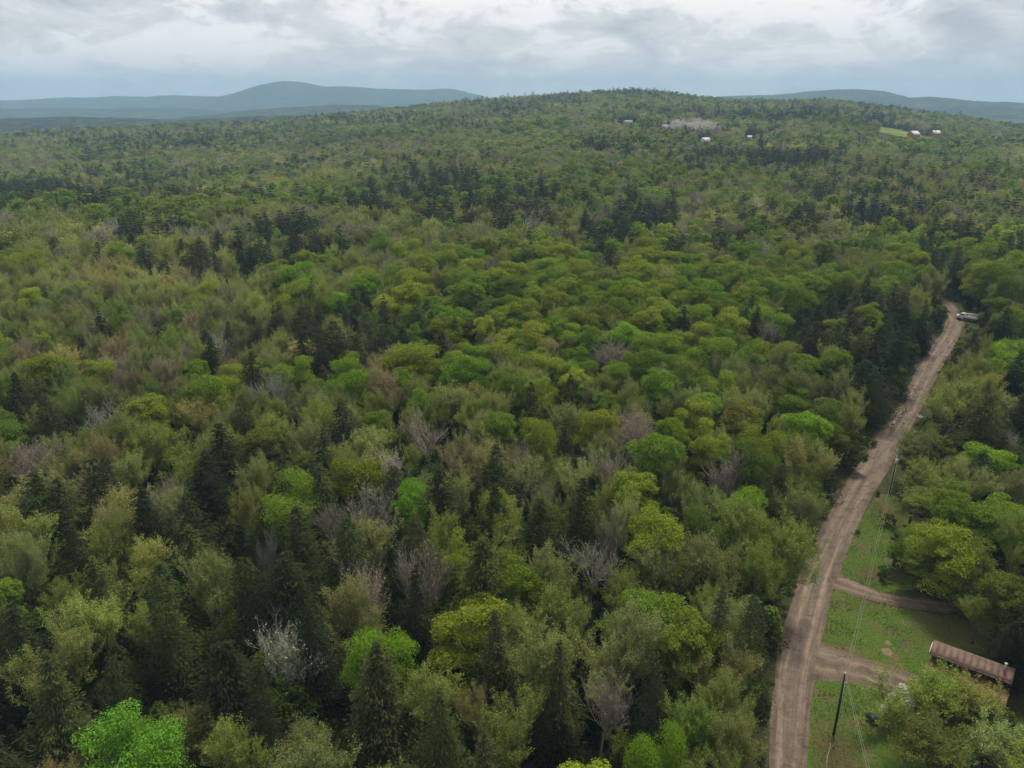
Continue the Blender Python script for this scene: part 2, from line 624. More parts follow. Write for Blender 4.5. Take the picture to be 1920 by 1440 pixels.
M['gravel'] = gravel_mat('road_gravel', (0.075, 0.056, 0.045), (0.150, 0.116, 0.094), (0.27, 0.22, 0.18))
M['drive'] = gravel_mat('drive_gravel', (0.085, 0.062, 0.047), (0.145, 0.110, 0.084), (0.23, 0.18, 0.14))
ws = np.interp(np.linspace(0, 1, 220), np.linspace(0, 1, len(wid)), wid)
pdist = np.concatenate([[0], np.cumsum(np.linalg.norm(np.diff((edges[:, :2] + edges[:, 2:]) / 2, axis=0), axis=1))])
ws = np.interp(np.linspace(0, pdist[-1], 220), pdist, np.clip(wid, 4.0, 6.0) * 0.95)
road = strip('road', ROADP, ws / 2, 0.055, [M['gravel']], 17, 0.4, 0.05, 3)

DRIVE_A = [ground(x, y)[:2] for x, y in ((1520, 1070), (1562, 1087), (1600, 1103), (1640, 1117), (1690, 1127), (1740, 1134), (1790, 1140), (1850, 1146), (1920, 1150), (2000, 1152))]
DRIVE_B = [ground(x, y)[:2] for x, y in ((1490, 1225), (1535, 1238), (1580, 1248), (1625, 1262), (1670, 1276), (1715, 1290), (1760, 1305), (1800, 1330))]
DRIVE_A, DRIVE_B = smooth_path(DRIVE_A, 90), smooth_path(DRIVE_B, 80)
strip('driveway', DRIVE_A, np.interp(np.linspace(0, 1, 90), [0, 0.12, 0.3, 1], [4.2, 2.6, 1.7, 1.5]), 0.032, [M['drive']], 11, 0.4, 0.02, 21, False)
strip('driveway', DRIVE_B, np.interp(np.linspace(0, 1, 80), [0, 0.15, 0.35, 1], [6.6, 4.4, 3.1, 3.3]), 0.040, [M['drive']], 11, 0.4, 0.02, 22, False)


def grass_mat():
    m, nt, b = new_mat('lawn_grass')
    f1 = noise_node(nt, 0.28, 5)
    f2 = noise_node(nt, 2.6, 6, 0.7)
    c = ramp_node(nt, f2, [(0.3, (0.030, 0.054, 0.010)), (0.5, (0.060, 0.104, 0.017)), (0.7, (0.105, 0.145, 0.030))])
    dry = ramp_node(nt, f2, [(0.3, (0.07, 0.05, 0.028)), (0.7, (0.17, 0.13, 0.07))])
    f = ramp_node(nt, f1, [(0.50, (0, 0, 0)), (0.66, (0.9, 0.9, 0.9))])
    nt.links.new(mix_col(nt, f, c, dry), b.inputs['Base Color'])
    b.inputs['Roughness'].default_value = 0.95
    b.inputs['Specular IOR Level'].default_value = 0.1
    bump(nt, b, f2, 0.9, 0.12)
    return m


M['grass'] = grass_mat()
M['blade'] = noisy('grass_blade', (0.045, 0.080, 0.012), (0.115, 0.145, 0.032), 0.5, 0.8)
LAWN_A = [(1545, 1125), (1575, 1105), (1640, 1130), (1720, 1146), (1800, 1155), (1850, 1165), (1850, 1225), (1780, 1230), (1740, 1262), (1690, 1262), (1620, 1245), (1560, 1232), (1540, 1205), (1540, 1160)]
LAWN_B = [(1520, 1260), (1555, 1258), (1620, 1285), (1670, 1310), (1720, 1345), (1740, 1500), (1700, 1560), (1503, 1560), (1507, 1400), (1515, 1310)]
LAWN_C = [(1560, 1085), (1580, 1040), (1612, 985), (1645, 930), (1690, 925), (1720, 985), (1700, 1040), (1720, 1105), (1660, 1110), (1600, 1090)]
LAWNS = [np.array([ground(*p)[:2] for p in L]) for L in (LAWN_A, LAWN_B, LAWN_C)]


def in_poly(P, poly):
    x, y = P[..., 0], P[..., 1]
    r = np.zeros(x.shape, bool)
    n = len(poly)
    for k in range(n):
        x1, y1 = poly[k]
        x2, y2 = poly[(k + 1) % n]
        c = (y1 > y) != (y2 > y)
        r ^= c & (x < (x2 - x1) * (y - y1) / (y2 - y1 + 1e-12) + x1)
    return r


for L in LAWNS:
    s = 0.5
    x0, y0 = L.min(0)
    x1, y1 = L.max(0)
    gx, gy = np.meshgrid(np.arange(x0, x1, s), np.arange(y0, y1, s), indexing='ij')
    cx = gx[:-1, :-1] + s / 2 + (fbm(gx[:-1, :-1], gy[:-1, :-1], 3, 5) - 0.5) * 2.0
    cyy = gy[:-1, :-1] + s / 2 + (fbm(gx[:-1, :-1], gy[:-1, :-1], 3, 6) - 0.5) * 2.0
    keep = in_poly(np.stack([cx, cyy], -1), L)
    nb = gx.shape[1]
    i, j = np.nonzero(keep)
    q = np.stack([i * nb + j, (i + 1) * nb + j, (i + 1) * nb + j + 1, i * nb + j + 1], -1)
    zz = 0.012 + fbm(gx, gy, 4, 8) * 0.015
    structure(mesh_obj('lawn', np.stack([gx, gy, zz], -1).reshape(-1, 3), [q], [M['grass']], smooth=True))


def path_dist(P, path):
    out = np.full(P.shape[0], 1e9)
    for k in range(0, len(path), 2):
        out = np.minimum(out, np.hypot(P[:, 0] - path[k, 0], P[:, 1] - path[k, 1]))
    return out


# grass blades on the lawns and along the verges: nobody could count them
gp = []
for L in LAWNS:
    x0, y0 = L.min(0)
    x1, y1 = L.max(0)
    p = rng.uniform((x0, y0), (x1, y1), (int((x1 - x0) * (y1 - y0) * 22), 2))
    gp.append(p[in_poly(p, L)])
k = rng.integers(0, 220, 9000)
side = np.where(rng.random(9000) < 0.5, -1, 1)
tn = np.gradient(ROADP, axis=0)
tn /= np.linalg.norm(tn, axis=1)[:, None]
nn = np.stack([tn[:, 1], -tn[:, 0]], 1)
gp.append(ROADP[k] + nn[k] * (side * (ws[k] / 2 + np.abs(rng.normal(0.25, 1.1, 9000))))[:, None] + rng.normal(0, 0.5, (9000, 2)))
gp = np.concatenate(gp)
gp = gp[path_dist(gp, ROADP) > 2.75]
dA, dB = path_dist(gp, DRIVE_A), path_dist(gp, DRIVE_B)
gp = gp[(dA > 1.6) & (dB > 3.0)]
dens = fbm(gp[:, 0], gp[:, 1], 3.5, 44)
gp = gp[dens + rng.normal(0, 0.12, len(gp)) > 0.45]
hh = rng.uniform(0.08, 0.26, len(gp)) * (0.5 + 1.6 * np.clip(fbm(gp[:, 0], gp[:, 1], 3, 12) - 0.42, 0, 1) * 2)
az = rng.uniform(0, 6.28, len(gp))
ln = rng.normal(0, 0.10, (len(gp), 2))
base = np.column_stack([gp, np.full(len(gp), 0.01)])
wv = np.column_stack([np.cos(az), np.sin(az), az * 0]) * 0.05
tip = base + np.column_stack([ln, hh])
gv = np.stack([base - wv, base + wv, tip], 1).reshape(-1, 3)
gr = mesh_obj('grass', gv, [np.arange(len(gv)).reshape(-1, 3)], [M['blade']])
gr['kind'] = 'stuff'
gr['label'] = 'short green grass on the lawns and road verges'


# ------------------------------------------------------------------ tree shapes
def unit(v):
    return v / (np.linalg.norm(v, axis=-1, keepdims=True) + 1e-9)


def rand_dirs(r, n):
    return unit(r.normal(0, 1, (n, 3)))


def frame_of(nrm, r):
    t = unit(np.cross(nrm, rand_dirs(r, len(nrm))))
    return t, np.cross(nrm, t)


def trunk_path(r, H, top, lean=0.03, wob=0.15):
    z = np.linspace(0, top, 6)
    x = np.cumsum(r.normal(0, wob, 6)) * 0.6 + z * r.normal(0, lean)
    y = np.cumsum(r.normal(0, wob, 6)) * 0.6 + z * r.normal(0, lean)
    x[0] = y[0] = 0
    return np.stack([x, y, z], 1)


def leafy_parts(seed, H, R, nlobe, nleaf, size, cb=0.28, flat=0.62):
    """Broad-leaved tree in full leaf: limbs, and leaf sprays on the shells of many uneven lobes."""
    r = np.random.default_rng(seed)
    T, C = MB(), MB()
    tp = trunk_path(r, H, H * 0.72)
    T.tube(tp, np.linspace(0.024 * H, 0.006 * H, 6) * 0.8, 6)
    # the crown is made of a few uneven limb masses, each with its own lobes
    nm = int(r.integers(7, 10))
    ma = np.arange(nm) * 2.4 + r.normal(0, 0.45, nm)
    mz = H * np.linspace(0.76, cb + 0.16, nm) * r.uniform(0.9, 1.08, nm)
    mo = R * r.uniform(0.22, 0.50, nm) * np.clip(1.5 - mz / H, 0.6, 1.25)
    mr = R * r.uniform(0.34, 0.56, nm)
    mo[0], mz[0], mr[0] = R * r.uniform(0, 0.2), H * r.uniform(0.72, 0.80), R * r.uniform(0.36, 0.5)
    mc = np.stack([mo * np.cos(ma), mo * np.sin(ma), mz], 1)
    mzr = np.minimum(mr * r.uniform(0.85, 1.35, nm), H - mz)
    own = r.choice(nm, nlobe, p=mr ** 2 / (mr ** 2).sum())
    k = np.arange(nlobe) + 0.5
    dl = rand_dirs(r, nlobe)
    dl[:, 2] = np.abs(dl[:, 2]) * np.where(r.random(nlobe) < 0.3, -0.8, 1)
    dl[:, :2] += 0.45 * np.stack([np.cos(ma[own]), np.sin(ma[own])], 1)
    dl = unit(dl)
    depth = r.uniform(0.62, 0.95, nlobe)
    lr = R * r.uniform(0.13, 0.31, nlobe)
    ctr = mc[own] + dl * depth[:, None] * np.stack([mr[own], mr[own], mzr[own]], 1)
    ctr[:, 2] = np.clip(ctr[:, 2], H * cb * 0.6, H - lr * 0.5)
    for q in r.choice(nlobe, min(nlobe, 9), replace=False):
        a = tp[min(2 + q % 3, 4)]
        m = (a + ctr[q]) / 2 + np.array([0, 0, -0.04 * H])
        T.tube([a, m, ctr[q]], [0.008 * H, 0.005 * H, 0.002 * H], 4, cap=False)
    w = lr ** 2
    li = r.choice(nlobe, nleaf, p=w / w.sum())
    d = rand_dirs(r, nleaf)
    d[:, 2] = np.where(d[:, 2] < -0.3, -d[:, 2] * 0.7, d[:, 2])
    d = unit(d)
    rr = lr[li] * (0.55 + 0.5 * r.random(nleaf) ** 0.6)
    # each lobe breaks up into smaller sprays
    sp = np.sin(d[:, 0] * 7 + li) * np.sin(d[:, 1] * 7 + li * 2.1) * np.sin(d[:, 2] * 6 + li * 0.7)
    rr *= 1 + 0.28 * sp
    c = ctr[li] + d * rr[:, None] * np.array([1, 1, flat])
    nrm = unit(d * 0.7 + np.array([0, 0, 0.45]) + r.normal(0, 0.45, (nleaf, 3)))
    a, b = frame_of(nrm, r)
    s = size * r.uniform(0.55, 1.25, nleaf)[:, None]
    C.cards(c, a * s, b * s * 0.62, 1)
    return T, C


def grow(r, H, spec, upward, spread, t0=0.32, stem_wob=0.12):
    """Branching skeleton: list per level of (points, radii)."""
    levels = [[] for _ in spec]
    top = H * 0.55
    tp = trunk_path(r, H, top, 0.02, stem_wob)
    levels[0].append((tp, np.linspace(0.018 * H, 0.007 * H, 6)))
    for lv in range(1, len(spec)):
        n, ln, rd, seg = spec[lv]
        for pts, rads in levels[lv - 1]:
            nn = max(1, int(round(n * r.uniform(0.75, 1.25))))
            for q in range(nn):
                t = r.uniform(t0, 1.0) if lv == 1 else r.uniform(0.2, 1.0)
                if q == 0:
                    t = 1.0
                f = t * (len(pts) - 1)
                i = min(int(f), len(pts) - 2)
                p = pts[i] + (pts[i + 1] - pts[i]) * (f - i)
                ax = pts[i + 1] - pts[i]
                ax = ax / (np.linalg.norm(ax) + 1e-9)
                perp = np.cross(ax, r.normal(0, 1, 3))
                perp /= np.linalg.norm(perp) + 1e-9
                sp = spread[lv] * r.uniform(0.6, 1.3) * (0.35 if q == 0 else 1)
                d = ax + perp * sp
                d[2] += upward * 0.35
                d /= np.linalg.norm(d)
                L = ln * H * r.uniform(0.7, 1.2) * (1.12 - 0.35 * t if lv == 1 else 1)
                P = [p]
                for s in range(seg):
                    d = d + r.normal(0, 0.10, 3)
                    d[2] += upward * 0.16
                    d /= np.linalg.norm(d)
                    P.append(P[-1] + d * L / seg)
                levels[lv].append((np.array(P), np.linspace(rd * H, rd * H * 0.45, seg + 1)))
    return levels


def twig_ribbons(C, lv, width, mat, r):
    """Fine twigs as slim three-sided spindles, made in one go."""
    P = np.array([p for p, _ in lv])
    n, k, _ = P.shape
    tan = unit(P[:, -1] - P[:, 0])
    a, b = frame_of(tan, r)
    th = np.array([0, 2.094, 4.189])
    ring = a[:, None, :] * np.cos(th)[None, :, None] + b[:, None, :] * np.sin(th)[None, :, None]
    wd = width * np.linspace(1, 0.4, k)
    V = P[:, :, None, :] + ring[:, None, :, :] * wd[None, :, None, None]
    idx = np.arange(n * k * 3).reshape(n, k, 3)
    f = []
    for s in range(k - 1):
        for q in range(3):
            q2 = (q + 1) % 3
            f.append(np.stack([idx[:, s, q], idx[:, s, q2], idx[:, s + 1, q2], idx[:, s + 1, q]], 1))
    C.add(V.reshape(-1, 3), np.concatenate(f), mat)


def flecks(C, lv, per, size, r, mat, jit):
    P = np.array([p for p, _ in lv])
    n, k, _ = P.shape
    m = n * per
    bi = r.integers(0, n, m)
    t = r.uniform(0.15, 1.0, m) * (k - 1)
    i = np.minimum(t.astype(int), k - 2)
    fr = (t - i)[:, None]
    c = P[bi, i] * (1 - fr) + P[bi, i + 1] * fr + r.normal(0, jit, (m, 3))
    nrm = unit(r.normal(0, 1, (m, 3)) + np.array([0, 0, 0.5]))
    a, b = frame_of(nrm, r)
    s = size * r.uniform(0.5, 1.3, m)[:, None]
    C.cards(c, a * s, b * s * 0.6, mat)


def branchy_parts(seed, H, spec, upward, spread, tw, fleck=None, t0=0.32):
    r = np.random.default_rng(seed)
    lv = grow(r, H, spec, upward, spread, t0)
    T, C = MB(), MB()
    for p, q in lv[0]:
        T.tube(p, q, 6)
    for p, q in lv[1]:
        T.tube(p, q, 4, cap=False)
    for k in range(2, len(lv)):
        twig_ribbons(C, lv[k], tw[k - 2], 2, r)
    if fleck:
        for k in (-1, -2):
            flecks(C, lv[k], fleck[0] if k == -1 else fleck[1], fleck[2], r, 1, fleck[3])
    return T, C


def conifer_parts(seed, H, R, nwh, nbr, ncard, size, cb=0.06, power=0.85, droop=0.25, plume=0.0, lump=0.25):
    """Hemlock, spruce or pine: whorls of drooping boughs carrying sprays of needles."""
    r = np.random.default_rng(seed)
    T, C = MB(), MB()
    T.tube(np.array([[0, 0, 0], [0.05, 0, H * 0.4], [0, 0.05, H * 0.75], [0, 0, H * 0.985]]), [0.018 * H, 0.012 * H, 0.006 * H, 0.0015 * H], 6)
    cs, as_, bs, bough = [], [], [], []
    ph = r.uniform(0, 6.28, 3)
    for w in range(nwh):
        t = (w + r.uniform(0, 0.9)) / nwh
        z = H * (cb + (1 - cb) * t)
        rad_ = R * (1 - t) ** power * (1 - 0.35 * np.exp(-((t) / 0.12) ** 2)) + 0.10
        n = max(4, int(nbr * (0.45 + 0.55 * (1 - t)) + r.integers(-1, 2)))
        for q in range(n):
            az = q * 6.283 / n + w * 1.3 + r.normal(0, 0.25)
            L = rad_ * r.choice([0.45, 0.8, 1.0, 1.25], p=[0.14, 0.36, 0.38, 0.12]) * r.uniform(0.85, 1.12) * (1 + lump * np.sin(2 * az + ph[0] + 3 * t) + 0.5 * lump * np.sin(5 * az + ph[1] - 9 * t))
            out = np.array([math.cos(az), math.sin(az), 0.0])
            rise = plume + 0.18 * t
            m = max(2, int(ncard * (0.25 + 0.75 * L / R)))
            s = r.uniform(0.12, 1.0, m) ** 0.75
            zz = z + L * (rise * s - droop * s * s) + r.normal(0, 0.05 * L, m)
            side = np.array([-out[1], out[0], 0.0])
            lat = r.normal(0, 0.16, m) * L * (0.35 + s)
            c = np.outer(s * L, out) + np.outer(lat, side)
            c[:, 2] = zz
            dirv = unit(out[None, :] + np.outer(np.sign(lat) * r.uniform(0.2, 0.9, m), side) + np.column_stack([np.zeros(m), np.zeros(m), rise - 2 * droop * s + r.normal(0, 0.2, m)]))
            upv = unit(np.array([0, 0, 1.0]) + r.normal(0, 0.45, (m, 3)))
            bv = unit(np.cross(dirv, upv))
            sz = size * r.uniform(0.6, 1.25, m)[:, None]
            cs.append(c)
            as_.append(dirv * sz)
            bs.append(bv * sz * 0.34)
            if L > R * 0.3 and q % 2 == 0:
                bough.append(np.array([[0, 0, z], out * L * 0.5 + [0, 0, z + L * (rise * 0.5 - droop * 0.25)], out * L * 0.9 + [0, 0, z + L * (rise * 0.9 - droop * 0.8)]]))
    C.cards(np.concatenate(cs), np.concatenate(as_), np.concatenate(bs), 1)
    for b in bough[::3]:
        T.tube(b, [0.05, 0.035, 0.015], 3, cap=False)
    return T, C


BUD = lambda a, b, c: [(1, 0, 0, 5), (a, 0.40, 0.0052, 4), (b, 0.24, 0.0030, 3), (c, 0.135, 0.0016, 3), (4, 0.075, 0.0009, 2)]
PROTO = {}          # kind -> list of (trunk MB, crown MB, leaf material, bark, nominal height, nominal crown radius)


def proto(kind, parts, leafm, bark, H, R):
    PROTO.setdefault(kind, []).append((parts, leafm, bark, H, R))


for q, (H, R, nl) in enumerate([(16, 4.8, 80), (17, 5.4, 100), (15, 4.4, 70), (18, 4.6, 90), (16, 5.4, 110), (17, 3.8, 70)]):
    proto('leafy', leafy_parts(100 + q, H, R, nl + 20, 30000, 0.115, 0.14 + 0.03 * (q % 3), (0.75, 0.8, 0.85, 0.8, 0.7, 0.9)[q]), 'leaf', 'bark', H, R)
for q, (a, b, c, up) in enumerate([(8, 7, 6, 0.8), (9, 7, 6, 1.1), (7, 8, 6, 0.5), (9, 6, 7, 0.65), (8, 7, 6, 0.95)]):
    proto('budding', branchy_parts(200 + q, 17, BUD(a, b, c), up, [0, 0.75, 0.65, 0.6, 0.6], (0.030, 0.020, 0.013), (12, 12, 0.108, 0.17)), 'leaf', 'bark', 17, 4.8)
for q, (a, b, c, up) in enumerate([(8, 7, 6, 0.6), (9, 7, 6, 0.9), (7, 7, 6, 0.45), (6, 6, 6, 0.8)]):
    proto('bare', branchy_parts(300 + q, 17, BUD(a, b, c), up, [0, 0.8, 0.65, 0.55, 0.5], (0.036, 0.024, 0.015), (1, 0, 0.10, 0.08)), 'twig', 'palebark', 17, 4.8)
for q, (H, R, p, dr) in enumerate([(18, 4.4, 0.70, 0.30), (19, 5.0, 0.62, 0.36), (16, 4.0, 0.72, 0.28), (18, 5.2, 0.55, 0.36), (20, 4.4, 0.78, 0.3)]):
    proto('conifer', conifer_parts(400 + q, H, R, 48, 10, 62, 0.20, 0.04, p, dr, 0.0, 0.32), 'needle', 'bark', H, R)
for q, (H, R) in enumerate([(23, 4.6), (25, 4.2)]):
    proto('pine', conifer_parts(450 + q, H, R, 24, 8, 54, 0.38, 0.15, 0.6, 0.10, 0.15, 0.4), 'needle', 'bark', H, R)
# lower woods' edge growth: small round leafy bushes and thin saplings
for q in range(3):
    proto('shrub', leafy_parts(500 + q, 3.2, 1.9, 14, 2300, 0.13, 0.0, 0.8), 'leaf', 'bark', 3.2, 1.9)

DATA = {}           # kind -> list of (trunk mesh, crown mesh, H, R) for single trees
for kind, lst in PROTO.items():
    for (T, C), lm, bk, H, R in lst:
        mats = [M[bk], M[lm], M['twig']]
        t = T.build('trunk', mats, link=False)
        c = C.build('crown', mats, link=False)
        zz = np.concatenate(C.v)
        hi = zz[:, 2].max()
        rr = np.percentile(np.hypot(zz[:, 0], zz[:, 1]), 93)
        DATA.setdefault(kind, []).append((t.data, c.data, hi, rr))
        bpy.data.objects.remove(t)
        bpy.data.objects.remove(c)

# ------------------------------------------------------------------ colours of single trees (leaf reflectance)
TINT = {
    'leafy': [('bright green', (0.150, 0.260, 0.018)), ('yellow-green', (0.205, 0.266, 0.025)), ('fresh green', (0.148, 0.224, 0.024)), ('deep green', (0.108, 0.160, 0.024)), ('olive-green', (0.178, 0.207, 0.036)), ('lime-green', (0.135, 0.265, 0.026))],
    'budding': [('pale olive', (0.320, 0.330, 0.105)), ('yellowish olive', (0.250, 0.285, 0.068)), ('greyish green', (0.225, 0.250, 0.085)), ('soft green', (0.185, 0.238, 0.048)), ('tan', (0.290, 0.255, 0.130)), ('rusty olive', (0.240, 0.210, 0.085))],
    'bare': [('grey', (0.280, 0.262, 0.215)), ('brownish', (0.240, 0.205, 0.155)), ('pinkish grey', (0.280, 0.235, 0.195)), ('pale grey', (0.380, 0.355, 0.300))],
    'conifer': [('dark green', (0.034, 0.046, 0.014)), ('blackish green', (0.024, 0.033, 0.012)), ('dull green', (0.050, 0.066, 0.018)), ('brownish green', (0.052, 0.057, 0.020))],
    'pine': [('dark blue-green', (0.030, 0.052, 0.024)), ('dark green', (0.036, 0.056, 0.020))],
    'shrub': [('green', (0.055, 0.095, 0.02)), ('olive', (0.085, 0.095, 0.028))],
}
TW = {'leafy': (0.5, 0.5, 0.5)}


def vary(c, r, s=0.14):
    k = 1 + r.normal(0, s)
    return tuple(float(np.clip(v * k * (1 + r.normal(0, s * 0.35)), 0.008, 0.5)) for v in c)


# ------------------------------------------------------------------ where the woods stand open, as seen from above
ROADBAND = np.array([(y, l, r) for y, l, r in ROAD_E], float)[::-1]
OPEN = [np.array(p, float) for p in (
    [(1548, 1120), (1562, 1080), (1640, 1110), (1830, 1142), (1830, 1195), (1905, 1240), (1900, 1285), (1730, 1225), (1650, 1300), (1690, 1440), (1690, 1560), (1505, 1560), (1512, 1440), (1528, 1265), (1540, 1200)],
    [(1590, 1040), (1625, 985), (1655, 940), (1668, 860), (1682, 860), (1680, 930), (1690, 960), (1650, 1040), (1600, 1080)],
    [(1783, 572), (1838, 572), (1838, 606), (1783, 606)],
    [(1768, 556), (1785, 560), (1800, 580), (1770, 575)],
)]


def blocks_view(pos, H, R):
    """True if a crown would hide the road, the lawn or the truck that the photograph shows."""
    zs = np.array([0.3, 0.5, 0.7, 0.85, 0.97]) * H
    rs = np.array([0.75, 0.95, 0.9, 0.65, 0.2]) * R
    pts = []
    for z, q in zip(zs, rs):
        for s in (-1, -0.5, 0, 0.5, 1):
            pts.append((pos[0] + s * q, pos[1], z))
    px, py, _ = project(np.array(pts))
    l = np.interp(py, ROADBAND[:, 0], ROADBAND[:, 1])
    r = np.interp(py, ROADBAND[:, 0], ROADBAND[:, 2])
    hit = (py > 556) & (px > l + 0.30 * (r - l)) & (px < r - 3)
    if hit.any():
        return True
    P = np.stack([px, py], -1)
    return any(in_poly(P, o).any() for o in OPEN)


# ------------------------------------------------------------------ single trees read off the photograph: kind, x, y of the top, width, tint
HAND = [
    ('leafy', 228, 1352, 190, 5), ('conifer', 85, 1228, 190, 2), ('bare', 515, 1150, 160, 0), ('conifer', 358, 922, 100, 0), ('conifer', 570, 945, 115, 0), ('conifer', 650, 962, 130, 0),
    ('conifer', 790, 958, 95, 3), ('conifer', 115, 948, 80, 0), ('budding', 40, 960, 130, 1), ('budding', 220, 902, 160, 0), ('bare', 60, 815, 180, 2), ('bare', 185, 748, 120, 0),
    ('conifer', 292, 1090, 125, 2), ('conifer', 440, 1048, 130, 2), ('conifer', 700, 1205, 165, 3), ('leafy', 712, 1180, 130, 0), ('leafy', 866, 990, 85, 1), ('leafy', 872, 1130, 175, 1),
    ('budding', 1050, 1085, 130, 1), ('bare', 1112, 1000, 130, 0), ('leafy', 1195, 888, 115, 1), ('leafy', 1235, 955, 130, 1), ('leafy', 1402, 920, 92, 0), ('leafy', 1512, 772, 115, 0),
    ('leafy', 1295, 1152, 110, 2), ('leafy', 1230, 1350, 115, 0), ('bare', 1132, 1240, 95, 1), ('budding', 1365, 1255, 110, 1), ('leafy', 765, 900, 85, 0), ('budding', 692, 792, 155, 0),
    ('budding', 382, 735, 110, 0), ('leafy', 268, 742, 90, 1), ('conifer', 595, 622, 60, 1), ('conifer', 1000, 712, 44, 1), ('conifer', 1066, 700, 52, 1), ('conifer', 1060, 785, 66, 0),
    ('leafy', 655, 655, 58, 2), ('budding', 545, 625, 100, 0), ('conifer', 510, 572, 42, 1), ('conifer', 390, 630, 105, 1), ('conifer', 465, 660, 80, 0), ('conifer', 180, 582, 72, 1),
    ('budding', 105, 640, 155, 0), ('conifer', 828, 880, 110, 1), ('conifer', 925, 905, 90, 0), ('budding', 912, 622, 68, 4), ('bare', 1148, 628, 115, 2), ('budding', 1182, 758, 88, 0),
    ('leafy', 1305, 748, 120, 1), ('bare', 795, 772, 100, 2), ('budding', 862, 812, 66, 4), ('conifer', 455, 740, 70, 0), ('conifer', 80, 740, 90, 1), ('conifer', 20, 700, 90, 1),
    ('conifer', 585, 805, 90, 0), ('conifer', 640, 640, 40, 1), ('budding', 850, 700, 100, 2), ('budding', 740, 640, 110, 2), ('leafy', 940, 770, 80, 2), ('leafy', 1010, 780, 70, 1),
    ('leafy', 1245, 690, 80, 0), ('leafy', 1390, 740, 95, 4), ('leafy', 1430, 800, 80, 1), ('leafy', 1550, 740, 80, 3), ('leafy', 1260, 780, 60, 0),
    ('budding', 1000, 850, 110, 2), ('budding', 960, 930, 120, 3), ('leafy', 1340, 790, 80, 1), ('bare', 1370, 830, 90, 1), ('budding', 470, 890, 90, 1), ('bare', 300, 880, 80, 0),
    ('budding', 320, 800, 130, 3), ('leafy', 480, 800, 110, 4), ('budding', 1250, 1010, 110, 2), ('budding', 1430, 1010, 100, 3), ('leafy', 1320, 950, 80, 3), ('conifer', 1090, 900, 90, 0),
    ('budding', 560, 1330, 140, 2), ('budding', 400, 1330, 130, 1), ('conifer', 820, 1290, 130, 2), ('budding', 950, 1280, 150, 3), ('budding', 110, 1395, 90, 5), ('conifer', 940, 1150, 110, 3),
    ('budding', 180, 1090, 130, 1), ('bare', 700, 900, 100, 0), ('bare', 730, 830, 80, 3), ('conifer', 20, 1130, 110, 1), ('budding', 290, 1330, 70, 2), ('conifer', 600, 1120, 120, 1),
    ('budding', 1150, 890, 80, 1), ('budding', 1020, 1010, 100, 2), ('bare', 1150, 940, 70, 1), ('budding', 250, 1000, 120, 1), ('conifer', 520, 850, 100, 0), ('conifer', 390, 840, 100, 1),
    ('conifer', 1010, 930, 110, 0), ('budding', 60, 880, 120, 2), ('conifer', 1350, 1090, 90, 3), ('conifer', 1420, 1110, 90, 2), ('conifer', 1040, 1200, 100, 3), ('conifer', 770, 1060, 100, 1),
    ('conifer', 1240, 1230, 100, 1), ('budding', 1300, 1300, 120, 3), ('conifer', 900, 1360, 120, 3), ('conifer', 480, 1240, 110, 1), ('conifer', 200, 1240, 110, 0), ('conifer', 160, 860, 90, 1),
    # east of the road
    ('leafy', 1862, 832, 130, 0), ('leafy', 1842, 752, 130, 4), ('leafy', 1900, 572, 90, 2), ('budding', 1790, 700, 100, 1), ('budding', 1740, 800, 100, 2), ('budding', 1730, 850, 95, 1), ('budding', 1780, 890, 120, 3),
    ('budding', 1720, 905, 85, 2), ('budding', 1850, 655, 110, 1), ('budding', 1885, 730, 100, 2), ('leafy', 1708, 985, 55, 2), ('leafy', 1790, 985, 130, 1), ('leafy', 1880, 930, 140, 2), ('budding', 1740, 1010, 100, 3), ('leafy', 1840, 1020, 120, 4),
    ('budding', 1728, 1238, 160, 3), ('budding', 1862, 1275, 140, 1), ('budding', 1800, 1285, 110, 3), ('budding', 1790, 1345, 170, 3), ('conifer', 1912, 1165, 90, 1), ('budding', 1845, 1120, 75, 3), ('leafy', 1895, 640, 80, 0), ('budding', 1880, 1350, 140, 2), ('leafy', 1910, 1090, 90, 3),
]
# far conifer stands (x, y, half width, half height, strength) and leafy / olive stretches as the photograph shows them
STANDS = [(815, 350, 120, 48, 0.8), (1190, 420, 130, 55, 0.75), (1430, 290, 170, 26, 0.9), (520, 432, 75, 26, 0.75), (255, 435, 70, 32, 0.7), (70, 365, 170, 30, 0.8), (700, 385, 130, 26, 0.5), (950, 385, 120, 40, 0.5), (1420, 440, 150, 40, 0.45),
          (1650, 400, 240, 50, 0.6), (1800, 480, 120, 40, 0.65), (1450, 215, 180, 14, 0.8), (1200, 172, 110, 8, 0.8), (1640, 222, 60, 9, 0.8), (330, 265, 260, 16, 0.6), (640, 225, 150, 10, 0.5), (950, 205, 60, 14, 0.6), (1180, 215, 60, 12, 0.5), (1500, 395, 110, 30, 0.5), (1700, 340, 200, 40, 0.5)]

trees = []           # kind, x, y, H, R(crown), tint index, variant, rotation
tr = np.random.default_rng(5)
for kind, px, py, w, ti in HAND:
    v = int(tr.integers(0, len(DATA[kind])))
    hi, rr = DATA[kind][v][2:]
    H0 = {'leafy': 15.5, 'budding': 15.5, 'bare': 15.5, 'conifer': 18.5, 'pine': 21}[kind] * tr.uniform(0.94, 1.06)
    if px > 1560 and py > 700:
        H0 *= 0.72
    p = ground(px, py, H0)
    dep = project(p)[2]
    Rw = w / F * float(dep) / 2
    sxy = np.clip(Rw / rr, 0.5, 1.35)
    H0 = H0 * (np.clip(sxy, 0.75, 1.15) if px > 1560 else 1)
    p = ground(px, py, H0)
    trees.append([kind, p[0], p[1], H0, Rw, ti, v, tr.uniform(0, 6.28), H0 / hi, sxy])


